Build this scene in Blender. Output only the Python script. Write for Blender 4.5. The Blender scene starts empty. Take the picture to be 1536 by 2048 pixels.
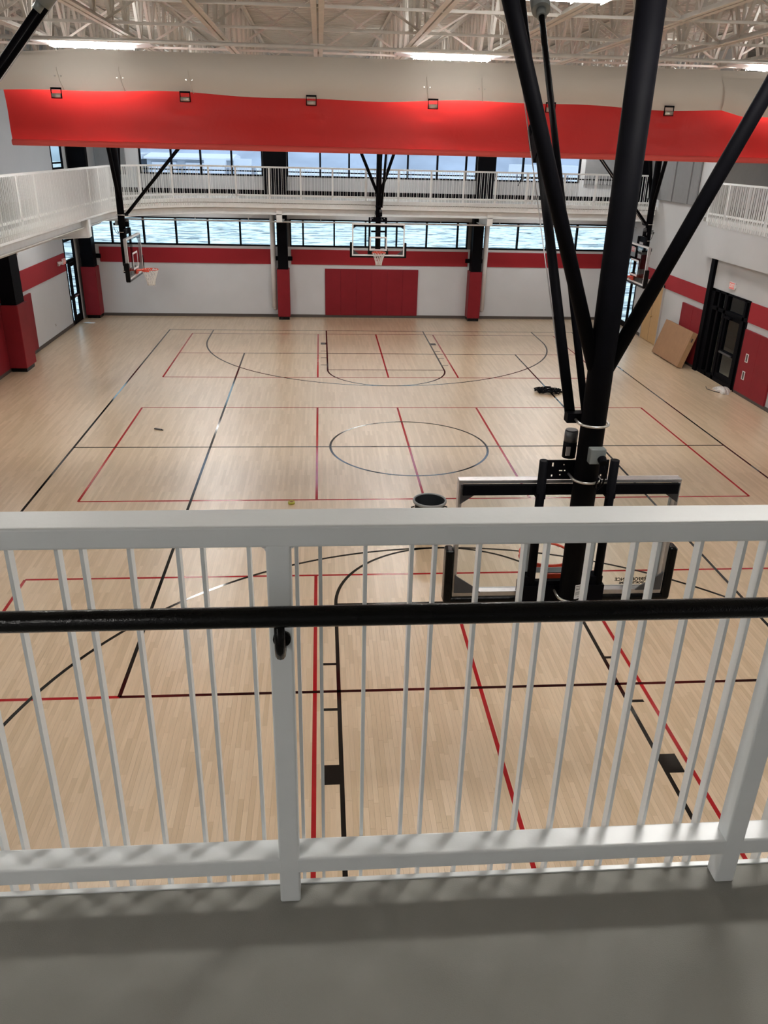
import bpy, math, random
from mathutils import Vector, Matrix
random.seed(7)
S = bpy.context.scene
COL = S.collection
PI = math.pi
FT = 0.3048

# ------------------------------------------------------------------ camera
CX, CY, CZ = -2.0032, -4.6734, 6.3301
PITCH, YAW, ROLL, FOC = 0.4283, 0.0833, 0.0251, 1596.2
_f = Vector((math.sin(YAW)*math.cos(PITCH), math.cos(YAW)*math.cos(PITCH), -math.sin(PITCH)))
_r0 = Vector((math.cos(YAW), -math.sin(YAW), 0))
_u0 = _r0.cross(_f)
_r = _r0*math.cos(ROLL) + _u0*math.sin(ROLL)
_u = _r.cross(_f)
cd = bpy.data.cameras.new('camera')
cam = bpy.data.objects.new('camera', cd)
COL.objects.link(cam)
M = Matrix.Identity(4)
for i in range(3):
    M[i][0] = _r[i]; M[i][1] = _u[i]; M[i][2] = -_f[i]; M[i][3] = (CX, CY, CZ)[i]
cam.matrix_world = M
cd.sensor_fit = 'VERTICAL'; cd.sensor_height = 36.0; cd.sensor_width = 27.0
cd.lens = 36.0*FOC/2048.0
cd.clip_start = 0.05; cd.clip_end = 3000
S.camera = cam

# ------------------------------------------------------------------ world: overcast winter sky
W = bpy.data.worlds.new('overcast_sky'); S.world = W
W.use_nodes = True
bg = W.node_tree.nodes['Background']
bg.inputs[0].default_value = (0.78, 0.89, 1.0, 1)
bg.inputs[1].default_value = 1.9

# ------------------------------------------------------------------ exposure
S.view_settings.view_transform = 'Standard'
S.view_settings.look = 'None'
S.view_settings.gamma = 1.0
S.view_settings.use_curve_mapping = False
S.view_settings.exposure = 0.0
LAMP = 72.0                      # radiance of the ceiling fixtures' lenses
LAMP_COL = (1.0, 0.965, 0.92)

# ------------------------------------------------------------------ helpers
def lin(r, g, b):
    def c(v):
        v /= 255.0
        return v/12.92 if v <= 0.04045 else ((v+0.055)/1.055)**2.4
    return (c(r), c(g), c(b), 1)

class MB:
    """collects shapes and links them as ONE mesh object"""
    def __init__(s): s.v = []; s.f = []; s.s = []
    def add(s, vs, fs, smooth=False):
        o = len(s.v); s.v += [tuple(v) for v in vs]
        for f in fs:
            s.f.append([o+i for i in f]); s.s.append(smooth)
        return s
    def box(s, x0, x1, y0, y1, z0, z1):
        v = [(x0,y0,z0),(x1,y0,z0),(x1,y1,z0),(x0,y1,z0),(x0,y0,z1),(x1,y0,z1),(x1,y1,z1),(x0,y1,z1)]
        return s.add(v, [(0,3,2,1),(4,5,6,7),(0,1,5,4),(1,2,6,5),(2,3,7,6),(3,0,4,7)])
    def bar(s, p, q, w, h, up=(0,0,1)):
        p = Vector(p); q = Vector(q); d = (q-p).normalized(); up = Vector(up)
        if abs(d.dot(up)) > .98: up = Vector((0,1,0))
        a = d.cross(up).normalized()*(w/2); b = a.cross(d).normalized()*(h/2)
        v = [p-a-b, p+a-b, p+a+b, p-a+b, q-a-b, q+a-b, q+a+b, q-a+b]
        return s.add(v, [(0,1,2,3),(7,6,5,4),(0,4,5,1),(1,5,6,2),(2,6,7,3),(3,7,4,0)])
    def tube(s, p, q, r, n=12, r2=None, caps=True):
        p = Vector(p); q = Vector(q); d = (q-p).normalized()
        up = Vector((0,0,1)) if abs(d.z) < .95 else Vector((0,1,0))
        a = d.cross(up).normalized(); b = d.cross(a).normalized()
        r2 = r if r2 is None else r2
        o = len(s.v)
        for c, rr in ((p, r), (q, r2)):
            for i in range(n):
                t = 2*PI*i/n; s.v.append(tuple(c+(a*math.cos(t)+b*math.sin(t))*rr))
        for i in range(n):
            j = (i+1) % n; s.f.append([o+i, o+j, o+n+j, o+n+i]); s.s.append(True)
        if caps:
            s.f.append([o+i for i in reversed(range(n))]); s.s.append(False)
            s.f.append([o+n+i for i in range(n)]); s.s.append(False)
        return s
    def path(s, pts, r, n=8, closed=False):
        pts = [Vector(p) for p in pts]; m = len(pts); o = len(s.v); prev = None
        for i, p in enumerate(pts):
            if closed: d = pts[(i+1) % m]-pts[(i-1) % m]
            else: d = pts[min(i+1, m-1)]-pts[max(i-1, 0)]
            d.normalize()
            if prev is None:
                up = Vector((0,0,1)) if abs(d.z) < .9 else Vector((1,0,0))
                a = d.cross(up).normalized()
            else:
                a = (prev-d*prev.dot(d)).normalized()
            prev = a; b = d.cross(a)
            for k in range(n):
                t = 2*PI*k/n; s.v.append(tuple(p+(a*math.cos(t)+b*math.sin(t))*r))
        for i in range(m if closed else m-1):
            i2 = (i+1) % m
            for k in range(n):
                k2 = (k+1) % n
                s.f.append([o+i*n+k, o+i*n+k2, o+i2*n+k2, o+i2*n+k]); s.s.append(True)
        if not closed:
            s.f.append([o+k for k in reversed(range(n))]); s.s.append(False)
            s.f.append([o+(m-1)*n+k for k in range(n)]); s.s.append(False)
        return s
    def lathe(s, prof, c=(0,0,0), n=32):
        o = len(s.v); m = len(prof)
        for r, z in prof:
            for k in range(n):
                t = 2*PI*k/n; s.v.append((c[0]+r*math.cos(t), c[1]+r*math.sin(t), c[2]+z))
        for i in range(m-1):
            for k in range(n):
                k2 = (k+1) % n
                s.f.append([o+i*n+k, o+i*n+k2, o+(i+1)*n+k2, o+(i+1)*n+k]); s.s.append(True)
        return s
    def prism(s, poly, z0, z1, axis='z'):
        n = len(poly)
        def P(a, b, z):
            return (a, b, z) if axis == 'z' else ((a, z, b) if axis == 'y' else (z, a, b))
        v = [P(a, b, z0) for a, b in poly]+[P(a, b, z1) for a, b in poly]
        fs = [list(reversed(range(n))), [n+i for i in range(n)]]
        fs += [[i, (i+1) % n, n+(i+1) % n, n+i] for i in range(n)]
        return s.add(v, fs)
    def grid(s, fn, nu, nv, smooth=True):
        o = len(s.v)
        for j in range(nv+1):
            for i in range(nu+1): s.v.append(tuple(fn(i/nu, j/nv)))
        for j in range(nv):
            for i in range(nu):
                a = o+j*(nu+1)+i; s.f.append([a, a+1, a+nu+2, a+nu+1]); s.s.append(smooth)
        return s
    def mesh(s, name, mat, off=(0,0,0)):
        me = bpy.data.meshes.new(name)
        me.from_pydata([(x-off[0], y-off[1], z-off[2]) for x, y, z in s.v], [], s.f)
        me.polygons.foreach_set('use_smooth', s.s)
        if mat: me.materials.append(mat)
        me.update()
        return me
    def build(s, name, mat, parent=None, bevel=0, seg=2, recalc=False):
        off = parent['_w'] if parent is not None and '_w' in parent else (0,0,0)
        me = s.mesh(name, mat, off)
        if recalc:
            import bmesh
            b = bmesh.new(); b.from_mesh(me); bmesh.ops.recalc_face_normals(b, faces=b.faces); b.to_mesh(me); b.free()
        o = bpy.data.objects.new(name, me); COL.objects.link(o)
        if parent is not None:
            o.parent = parent
            if '_w' in parent: o['_w'] = tuple(parent['_w'])
        if bevel:
            m = o.modifiers.new('bevel', 'BEVEL'); m.width = bevel; m.segments = seg; m.limit_method = 'ANGLE'; m.angle_limit = math.radians(40)
        return o

def tag(o, label=None, cat=None, group=None, kind=None):
    if label: o['label'] = label
    if cat: o['category'] = cat
    if group: o['group'] = group
    if kind: o['kind'] = kind
    return o
def thing(name, label, cat, loc=(0,0,0), rz=0, group=None, kind=None):
    o = bpy.data.objects.new(name, None); COL.objects.link(o)
    o.empty_display_size = .2
    o.location = loc; o.rotation_euler = (0,0,rz)
    o['_w'] = tuple(loc) if rz == 0 else (0.0,0.0,0.0)
    return tag(o, label, cat, group, kind)
def struct(name, mb, mat, bevel=0):
    o = mb.build(name, mat, None, bevel); o['kind'] = 'structure'; return o
def inst(name, me, parent, loc=(0,0,0), rot=(0,0,0), scale=(1,1,1)):
    """one more object of a shared mesh, placed in the parent's space"""
    o = bpy.data.objects.new(name, me); COL.objects.link(o)
    off = parent['_w'] if parent is not None and '_w' in parent else (0,0,0)
    o.location = (loc[0]-off[0], loc[1]-off[1], loc[2]-off[2]); o.rotation_euler = rot; o.scale = scale
    if parent is not None: o.parent = parent
    return o
def copy_tree(o, parent=None):
    c = o.copy(); COL.objects.link(c)
    if parent is not None: c.parent = parent
    for ch in list(o.children): copy_tree(ch, c)
    return c

# ------------------------------------------------------------------ materials
def mat(name, col, rough=.5, metal=0, spec=.5, var=.06, nscale=6, bump=0, bscale=80, coat=0, stretch=None, emit=None, estr=0):
    m = bpy.data.materials.new(name); m.use_nodes = True
    nt = m.node_tree; b = nt.nodes['Principled BSDF']
    b.inputs['Roughness'].default_value = rough; b.inputs['Metallic'].default_value = metal
    b.inputs['Specular IOR Level'].default_value = spec
    b.inputs['Coat Weight'].default_value = coat; b.inputs['Coat Roughness'].default_value = .12
    tc = nt.nodes.new('ShaderNodeTexCoord'); mp = nt.nodes.new('ShaderNodeMapping')
    if stretch: mp.inputs['Scale'].default_value = stretch
    nt.links.new(tc.outputs['Object'], mp.inputs['Vector'])
    n = nt.nodes.new('ShaderNodeTexNoise'); n.inputs['Scale'].default_value = nscale; n.inputs['Detail'].default_value = 4
    nt.links.new(mp.outputs[0], n.inputs['Vector'])
    r = nt.nodes.new('ShaderNodeValToRGB')
    r.color_ramp.elements[0].position = .3; r.color_ramp.elements[1].position = .7
    r.color_ramp.elements[0].color = tuple(c*(1-var) for c in col[:3])+(1,)
    r.color_ramp.elements[1].color = tuple(min(1, c*(1+var)) for c in col[:3])+(1,)
    nt.links.new(n.outputs['Fac'], r.inputs['Fac']); nt.links.new(r.outputs['Color'], b.inputs['Base Color'])
    if bump:
        n2 = nt.nodes.new('ShaderNodeTexNoise'); n2.inputs['Scale'].default_value = bscale; n2.inputs['Detail'].default_value = 3
        nt.links.new(mp.outputs[0], n2.inputs['Vector'])
        bp = nt.nodes.new('ShaderNodeBump'); bp.inputs['Strength'].default_value = bump; bp.inputs['Distance'].default_value = .01
        nt.links.new(n2.outputs['Fac'], bp.inputs['Height']); nt.links.new(bp.outputs['Normal'], b.inputs['Normal'])
    if emit:
        b.inputs['Emission Color'].default_value = tuple(emit[:3])+(1,); b.inputs['Emission Strength'].default_value = estr
    return m

RAIL = mat('white_rail_paint', (.74,.765,.77), .32, var=.02, nscale=9, bump=.04, bscale=60)
CREAM = mat('cream_steel_paint', (.84,.865,.87), .45, var=.03)
ROOFW = mat('roof_white_paint', (.70,.68,.64), .6, var=.06)
DECKW = mat('roof_deck_paint', (.60,.58,.54), .65, var=.06, nscale=1.5)
BLACK = mat('black_steel_paint', (.0028,.0028,.0042), .6, spec=.05, var=.2, nscale=4)
BLACKG = mat('black_gloss_paint', (.0045,.0045,.0045), .16, spec=.16, var=.1, bump=.12, bscale=220)
DKGREY = mat('dark_grey_steel', (.06,.06,.065), .4, var=.1)
ALU = mat('brushed_aluminium', (.58,.57,.58), .32, metal=.85, var=.06, nscale=30)
ZINC = mat('zinc_plated_steel', (.68,.66,.62), .3, metal=.9, var=.05)
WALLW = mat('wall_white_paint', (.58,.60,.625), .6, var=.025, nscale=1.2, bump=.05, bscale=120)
WALLR = mat('right_wall_white_dimmed', (.49,.50,.51), .6, var=.025, nscale=1.2, bump=.05, bscale=120)  # same white as the other walls, darkened to offset strong lamp light there
PANELG = mat('grey_sill_panel', (.36,.37,.385), .6, var=.03)
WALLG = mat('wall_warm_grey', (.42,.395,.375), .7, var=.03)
DARKWALL = mat('charcoal_wall_panel', (.10,.10,.10), .6, var=.05)
PADRED = mat('crimson_pad_vinyl', (.215,.015,.022), .5, spec=.15, var=.05, nscale=3, bump=.05, bscale=40)
BANDRED = mat('red_wall_band', (.31,.018,.026), .55, spec=.2, var=.03, nscale=1.5)
LINEB = mat('black_court_paint', (.006,.005,.005), .075, spec=.5, var=.1)
LINER = mat('red_court_paint', (.36,.014,.018), .085, spec=.5, var=.06)
CONC = mat('track_concrete', (.255,.250,.228), .75, var=.07, nscale=3, bump=.15, bscale=300)
BASEB = mat('brown_rubber_base', (.075,.062,.055), .6, var=.05)
ACOUS = mat('grey_acoustic_panel', (.20,.205,.215), .9, var=.04, bump=.2, bscale=400)
WOODD = mat('maple_door_veneer', (.52,.33,.15), .45, var=.10, nscale=5, stretch=(8,8,.6))
CARD = mat('brown_cardboard', (.30,.165,.085), .75, var=.06, nscale=5)
CARDE = mat('cardboard_edge', (.42,.25,.13), .8, var=.08)
RIM = mat('orange_rim_paint', (.62,.055,.020), .35, var=.05)
NET = mat('white_net_cord', (.78,.78,.76), .8, var=.05)
WHITE = mat('white_plastic', (.72,.72,.72), .4, var=.02)
WPAINT = mat('white_board_paint', (.80,.80,.80), .4, var=.02)
GREYP = mat('grey_trash_plastic', (.012,.014,.016), .55, spec=.1, var=.08)
GREYR = mat('grey_rim_plastic', (.26,.27,.27), .5, var=.05)
GREYBOX = mat('grey_cast_box', (.20,.22,.22), .45, metal=.3, var=.06)
SIGNR = mat('exit_sign_face', (.75,.25,.24), .4, var=.02, emit=(.9,.10,.08), estr=.12)
SIGNT = mat('exit_sign_letters', (.9,.9,.88), .4, var=.02)
PAPER = mat('white_paper', (.8,.8,.8), .7, var=.03)
BAG = mat('clear_plastic_bag', (.55,.53,.50), .35, var=.25, nscale=25)
TAPE = mat('yellow_green_tape', (.42,.40,.05), .5, var=.1)
BRASS = mat('brass_knob', (.55,.40,.20), .3, metal=.9)
LAMPM = mat('lamp_lens', (.9,.9,.9), .4, var=.01, emit=LAMP_COL, estr=LAMP)
UPLAMP = mat('lamp_upper_lens', (.9,.9,.9), .4, var=.01, emit=LAMP_COL, estr=LAMP*.55)
BLDG = mat('far_white_siding', (.40,.43,.46), .6, var=.03)
BLDR = mat('far_snow_roof', (.70,.72,.74), .7, var=.03)
BLDD = mat('far_dark_openings', (.20,.23,.27), .5, var=.1)
INTER = mat('corridor_wall_paint', (.36,.34,.32), .7, var=.03)

def glass_mat(name, tint, refl=.06):
    m = bpy.data.materials.new(name); m.use_nodes = True; nt = m.node_tree
    for n in list(nt.nodes): nt.nodes.remove(n)
    out = nt.nodes.new('ShaderNodeOutputMaterial'); mix = nt.nodes.new('ShaderNodeMixShader')
    t = nt.nodes.new('ShaderNodeBsdfTransparent'); t.inputs[0].default_value = tuple(tint)+(1,)
    g = nt.nodes.new('ShaderNodeBsdfGlossy'); g.inputs['Roughness'].default_value = .02
    fr = nt.nodes.new('ShaderNodeFresnel'); fr.inputs[0].default_value = 1.45
    geo = nt.nodes.new('ShaderNodeNewGeometry'); inv = nt.nodes.new('ShaderNodeMath'); inv.operation = 'SUBTRACT'; inv.inputs[0].default_value = 1.0
    nt.links.new(geo.outputs['Backfacing'], inv.inputs[1])
    ml = nt.nodes.new('ShaderNodeMath'); ml.operation = 'MULTIPLY'          # reflect once, at the face light enters by
    nt.links.new(fr.outputs[0], ml.inputs[0]); nt.links.new(inv.outputs[0], ml.inputs[1])
    nt.links.new(ml.outputs[0], mix.inputs[0]); nt.links.new(t.outputs[0], mix.inputs[1]); nt.links.new(g.outputs[0], mix.inputs[2])
    nt.links.new(mix.outputs[0], out.inputs[0])
    return m
GLASS = glass_mat('window_glass', (.86,.95,.97))
GLASSU = glass_mat('upper_window_glass', (.84,.89,.96))
BBGLASS = glass_mat('backboard_glass', (.93,.95,.95))

def vinyl(name, col, trans, rough, bumps):
    m = bpy.data.materials.new(name); m.use_nodes = True; nt = m.node_tree
    b = nt.nodes['Principled BSDF']; out = nt.nodes['Material Output']
    b.inputs['Base Color'].default_value = tuple(col)+(1,); b.inputs['Roughness'].default_value = rough; b.inputs['Specular IOR Level'].default_value = .3
    t = nt.nodes.new('ShaderNodeBsdfTranslucent'); t.inputs[0].default_value = tuple(col)+(1,)
    tc = nt.nodes.new('ShaderNodeTexCoord')
    n = nt.nodes.new('ShaderNodeTexNoise'); n.inputs['Scale'].default_value = 2.2; n.inputs['Detail'].default_value = 3
    n.inputs['Distortion'].default_value = 1.2
    nt.links.new(tc.outputs['Object'], n.inputs['Vector'])
    bp = nt.nodes.new('ShaderNodeBump'); bp.inputs['Strength'].default_value = bumps; bp.inputs['Distance'].default_value = .05
    nt.links.new(n.outputs['Fac'], bp.inputs['Height']); nt.links.new(bp.outputs[0], b.inputs['Normal'])
    mx = nt.nodes.new('ShaderNodeMixShader'); mx.inputs[0].default_value = trans
    nt.links.new(b.outputs[0], mx.inputs[1]); nt.links.new(t.outputs[0], mx.inputs[2]); nt.links.new(mx.outputs[0], out.inputs[0])
    return m
VINYL = vinyl('red_curtain_vinyl', (.56,.030,.028), .37, .42, .3)
VINYLH = vinyl('red_curtain_hem_lit', (.78,.11,.095), .10, .42, .1)  # lighter red paints in the light caught by the hem's upturned face
MESHW = vinyl('white_curtain_mesh', (.72,.68,.62), .025, .6, .12)

def wood_floor():
    """maple strip floor: far away from the lens the strips are left to the material"""
    m = bpy.data.materials.new('maple_strip_floor'); m.use_nodes = True; nt = m.node_tree
    b = nt.nodes['Principled BSDF']
    tc = nt.nodes.new('ShaderNodeTexCoord'); mp = nt.nodes.new('ShaderNodeMapping')
    mp.inputs['Rotation'].default_value = (0,0,PI/2)
    nt.links.new(tc.outputs['Object'], mp.inputs['Vector'])
    br = nt.nodes.new('ShaderNodeTexBrick')
    br.inputs['Scale'].default_value = 1.0; br.inputs['Brick Width'].default_value = .85; br.inputs['Row Height'].default_value = .057
    br.inputs['Mortar Size'].default_value = .0006; br.inputs['Bias'].default_value = 0.0
    br.offset = .37; br.squash = 1
    br.inputs['Color1'].default_value = WOODA; br.inputs['Color2'].default_value = WOODB
    br.inputs['Mortar'].default_value = tuple(c*.6 for c in WOODA[:3])+(1,)
    nt.links.new(mp.outputs[0], br.inputs['Vector'])
    grain(nt, b, br.outputs['Color'], tc)
    return m
WOODA = (.695,.54,.375,1); WOODB = (.57,.425,.27,1)
def grain(nt, b, colout, tc):
    mp = nt.nodes.new('ShaderNodeMapping'); mp.inputs['Scale'].default_value = (60, 3, 60)
    nt.links.new(tc.outputs['Object'], mp.inputs['Vector'])
    n = nt.nodes.new('ShaderNodeTexNoise'); n.inputs['Scale'].default_value = 1; n.inputs['Detail'].default_value = 5
    nt.links.new(mp.outputs[0], n.inputs['Vector'])
    r = nt.nodes.new('ShaderNodeValToRGB'); r.color_ramp.elements[0].position = .3; r.color_ramp.elements[1].position = .7
    r.color_ramp.elements[0].color = (.93,.93,.93,1); r.color_ramp.elements[1].color = (1.05,1.05,1.05,1)
    nt.links.new(n.outputs['Fac'], r.inputs['Fac'])
    mx = nt.nodes.new('ShaderNodeMix'); mx.data_type = 'RGBA'; mx.blend_type = 'MULTIPLY'; mx.inputs['Factor'].default_value = 1
    nt.links.new(colout, mx.inputs[6]); nt.links.new(r.outputs['Color'], mx.inputs[7])
    nt.links.new(mx.outputs[2], b.inputs['Base Color'])
    b.inputs['Roughness'].default_value = .30; b.inputs['Specular IOR Level'].default_value = .5
    b.inputs['Coat Weight'].default_value = .8; b.inputs['Coat Roughness'].default_value = .34
def plank_mat(name, attr):
    m = bpy.data.materials.new(name); m.use_nodes = True; nt = m.node_tree
    b = nt.nodes['Principled BSDF']; tc = nt.nodes.new('ShaderNodeTexCoord')
    if attr:
        a = nt.nodes.new('ShaderNodeAttribute'); a.attribute_name = 'tint'; fac = a.outputs['Fac']
    else:
        a = nt.nodes.new('ShaderNodeObjectInfo'); fac = a.outputs['Random']
    r = nt.nodes.new('ShaderNodeValToRGB')
    r.color_ramp.elements[0].color = WOODB; r.color_ramp.elements[1].color = WOODA
    e = r.color_ramp.elements.new(.5); e.color = (.65,.495,.335,1)
    nt.links.new(fac, r.inputs['Fac'])
    grain(nt, b, r.outputs['Color'], tc)
    return m
WOOD = wood_floor(); PLANKO = plank_mat('maple_plank', False); PLANKS = plank_mat('maple_plank_field', True)

def snow_mat():
    m = bpy.data.materials.new('snowy_grass_field'); m.use_nodes = True; nt = m.node_tree
    b = nt.nodes['Principled BSDF']; b.inputs['Roughness'].default_value = .9
    tc = nt.nodes.new('ShaderNodeTexCoord'); mp = nt.nodes.new('ShaderNodeMapping'); mp.inputs['Scale'].default_value = (.62,1.5,1)
    nt.links.new(tc.outputs['Object'], mp.inputs['Vector'])
    n = nt.nodes.new('ShaderNodeTexNoise'); n.inputs['Scale'].default_value = 1.0; n.inputs['Detail'].default_value = 7; n.inputs['Roughness'].default_value = .62
    n.inputs['Distortion'].default_value = .8
    nt.links.new(mp.outputs[0], n.inputs['Vector'])
    r = nt.nodes.new('ShaderNodeValToRGB')
    r.color_ramp.elements[0].position = .39; r.color_ramp.elements[0].color = (.10,.125,.15,1)
    r.color_ramp.elements[1].position = .54; r.color_ramp.elements[1].color = (.88,.90,.90,1)
    nt.links.new(n.outputs['Fac'], r.inputs['Fac']); nt.links.new(r.outputs['Color'], b.inputs['Base Color'])
    return m
SNOW = snow_mat()
HILL = mat('hazy_winter_trees', (.40,.44,.49), .95, var=.22, nscale=.05)

# ------------------------------------------------------------------ main dimensions
XL, XR = -11.25, 10.1            # side walls
YB, YF = 28.2, -9.6              # far wall, wall behind the camera
ZT = 4.59                        # running-track floor
ZJ, ZD = 8.08, 9.22              # joist bottom, roof deck
LX = -8.45                       # left track edge
FY = 25.3                        # far track edge
RC = 3.4                         # radius of the far-left track corner

# ------------------------------------------------------------------ floor
PX0, PX1, PY0, PY1 = -6.3, 4.5, -.2, 5.6
f = MB()
f.box(XL-.2, XR+4, YF-.2, PY0, -.25, 0); f.box(XL-.2, XR+4, PY1, YB+.2, -.25, 0)
f.box(XL-.2, PX0, PY0, PY1, -.25, 0); f.box(PX1, XR+4, PY0, PY1, -.25, 0)
f.box(PX0, PX1, PY0, PY1, -.25, -.012)
floor = struct('floor', f, WOOD)
pl = []
pw = .057; nrow = int(round((PX1-PX0)/pw)); pw = (PX1-PX0)/nrow
for i in range(nrow):
    y = PY0
    first = True
    while y < PY1-1e-6:
        L = random.uniform(.35, 1.25)
        if first: L = random.uniform(.1, 1.0); first = False
        if PY1-y-L < .15: L = PY1-y
        pl.append((PX0+(i+.5)*pw, y, L)); y += L
def near_key(p):
    x, y, L = p[0], p[1]+p[2]/2, p[2]
    vis = 0 if (-4.0 < x < 1.2 and y > .5) else 5
    return vis+math.hypot(x-CX, (y-CY)*1.0)-L
pl.sort(key=near_key)
u = MB(); u.box(-pw/2+.0006, pw/2-.0006, .0006, 1, -.0118, 0)
plank_me = u.mesh('plank', PLANKO)
for x, y, L in pl[:300]:
    inst('plank', plank_me, floor, (x, y, 0), scale=(1, L-.0006, 1))
st = MB(); tint = []
for x, y, L in pl[300:]:
    st.box(x-pw/2+.0006, x+pw/2-.0006, y+.0006, y+L, -.0118, 0)
    t = random.random(); tint += [t]*8
so = st.build('plank_field', PLANKS, floor); so['kind'] = 'stuff'
at = so.data.attributes.new('tint', 'FLOAT', 'POINT'); at.data.foreach_set('value', tint)

# painted court lines (2 in wide), each a thin film on the floor
LW = .0508/2
def line(x0, y0, x1, y1, red=False, w=LW):
    z = .0008 if red else .0014
    if abs(x1-x0) < 1e-6: m = MB().box(x0-w, x0+w, min(y0,y1), max(y0,y1), .0002, z)
    else: m = MB().box(min(x0,x1), max(x0,x1), y0-w, y0+w, .0002, z)
    return m.build('court_line', LINER if red else LINEB, floor)
def arc(cx, cy, r, a0, a1, n=64):
    m = MB(); v = []; fs = []
    for i in range(n+1):
        a = a0+(a1-a0)*i/n; c, s_ = math.cos(a), math.sin(a)
        for rr, z in ((r-LW,.0002),(r+LW,.0002),(r+LW,.0016),(r-LW,.0016)): v.append((cx+rr*c, cy+rr*s_, z))
    for i in range(n):
        for k in range(4):
            k2 = (k+1) % 4; fs.append((4*i+k, 4*i+k2, 4*i+4+k2, 4*i+4+k))
    m.add(v, fs); return m.build('court_arc', LINEB, floor, recalc=True)
HL, HW = 84*FT, 25*FT
line(-HW, 0, -HW, HL); line(HW, 0, HW, HL); line(-HW, 0, HW, 0); line(-HW, HL, HW, HL); line(-HW, HL/2, HW, HL/2)
arc(0, HL/2, 6*FT, 0, 2*PI, 96)
for e, s in ((0, 1), (HL, -1)):
    ft = e+s*19*FT; bk = e+s*5.25*FT
    for sx in (-1, 1):
        line(sx*6*FT, e, sx*6*FT, ft)
        line(sx*19.75*FT, e, sx*19.75*FT, bk)
        x0, x1 = sx*(6*FT+LW), sx*(6*FT+.21)
        yb = e+s*6.62*FT; y2 = e+s*7.62*FT
        MB().box(min(x0,x1), max(x0,x1), min(yb,y2), max(yb,y2), .0002, .0013).build('lane_block', LINEB, floor)
        for d in (10.82, 13.95, 17.05): line(x0, e+s*d*FT, x1, e+s*d*FT)
    line(-6*FT, ft, 6*FT, ft)
    a0 = 0 if s > 0 else PI
    arc(0, ft, 6*FT, a0, a0+PI, 48); arc(0, bk, 19.75*FT, a0, a0+PI, 96)
for sx in (-1, 1): line(sx*15*FT, 12*FT, sx*15*FT, 72*FT)
line(-15*FT, 12*FT, 15*FT, 12*FT); line(-15*FT, 72*FT, 15*FT, 72*FT)
h, k = 22*FT, 7*FT
for yc in (12*FT, 42*FT, 72*FT):
    y0, y1 = yc-10*FT, yc+10*FT
    for x in (-h, -k, 0, k, h): line(x, y0, x, y1, True)
    line(-h, y0, h, y0, True); line(-h, y1, h, y1, True)
    if yc != 42*FT:
        for sx in (-1, 1): line(sx*15*FT, yc, sx*h, yc, True)

# ------------------------------------------------------------------ walls
w = MB()        # far wall: with a long lower window strip and three upper windows
ZW0, ZW1 = 2.72, 3.74
ZU0, ZU1 = 5.24, 7.6
y0, y1 = YB, YB+.3
w.box(XL-.05, XR+.06, y0, y1, 0, ZW0)
w.box(XL-.05, -10.95, y0, y1, ZW0, ZW1); w.box(9.5, XR+.06, y0, y1, ZW0, ZW1)
w.box(XL-.05, 14, y0, y1, ZW1, ZU0)
UP = [(-8.68, -4.15), (-3.25, 3.98), (4.66, 8.02)]
for a, b in ((XL-.05, -8.68), (-4.15, -3.25), (3.98, 4.66), (8.02, 14)): w.box(a, b, y0, y1, ZU0, ZU1)
w.box(XL-.05, 14, y0, y1, ZU1, ZD)
wall_back = struct('wall_back', w, WALLW)
w = MB()        # left wall with corner storefront (door below, window above)
DL0, DL1 = 26.15, 27.45
w.box(XL-.3, XL, YF-.3, DL0, 0, ZD); w.box(XL-.05, XL, DL1, YB, 0, ZD)
w.box(XL-.05, XL, DL0, DL1, 3.9, 5.35); w.box(XL-.05, XL, DL0, DL1, 7.6, ZD)
wall_left = struct('wall_left', w, WALLW)
w = MB()        # right wall, ground level
DR0, DR1 = 17.42, 19.85          # storefront door
CR0, CR1 = 26.1, 27.4            # corner glazed door
ZF = 3.5
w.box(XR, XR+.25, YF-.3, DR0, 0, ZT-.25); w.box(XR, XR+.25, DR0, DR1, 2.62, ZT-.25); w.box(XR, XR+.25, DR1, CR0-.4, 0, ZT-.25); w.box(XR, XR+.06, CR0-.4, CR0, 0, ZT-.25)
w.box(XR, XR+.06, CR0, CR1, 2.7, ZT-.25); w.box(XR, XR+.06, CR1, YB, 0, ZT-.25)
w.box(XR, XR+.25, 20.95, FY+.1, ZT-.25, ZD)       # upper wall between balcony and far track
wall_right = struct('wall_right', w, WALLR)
w = MB(); w.box(13.6, 13.9, YF-.3, YB+.3, ZT-.3, ZD)
struct('wall_corridor', w, WALLG)
w = MB(); w.box(XL-.3, 14, YF-.3, YF, 0, ZD)
struct('wall_front', w, WALLW)
w = MB(); w.box(XR+2.6, XR+2.8, 12, YB, 0, ZT-.25); w.box(XR, XR+2.7, 12, 12.2, 0, ZT-.25); w.box(XR+.25, XR+2.7, 24, 24.2, 0, ZT-.25)
struct('wall_lobby', w, INTER)

# red painted bands (shallow panels) and base boards
def child_box(name, m, par, *a, bevel=0): return MB().box(*a).build(name, m, par, bevel)
_tn = [20]
def trim(m, *a):
    o = MB().box(*a).build('trim_%d' % _tn[0], m); o['kind'] = 'structure'; _tn[0] += 1
for a, b in ((-10.52, -3.95), (-3.17, 3.84), (4.5, 9.7)): trim(BANDRED, a, b, YB-.03, YB, 2.06, 2.62)
trim(BANDRED, XL, XL+.03, 14, 26.05, 2.0, 2.62)
trim(BANDRED, XL, XL+.03, -3, 13.9, 2.0, 2.62)
trim(BANDRED, XR-.03, XR, 20.05, 26.0, 2.05, 2.53)
trim(BANDRED, XR-.03, XR, 8, 17.4, 2.05, 2.6)
bb = MB(); bb.box(XL, XR, YB-.02, YB, 0, .11); struct('baseboard_back', bb, BASEB)
bb = MB(); bb.box(XL, XL+.02, YF, DL0, 0, .11); struct('baseboard_left', bb, BASEB)
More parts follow.
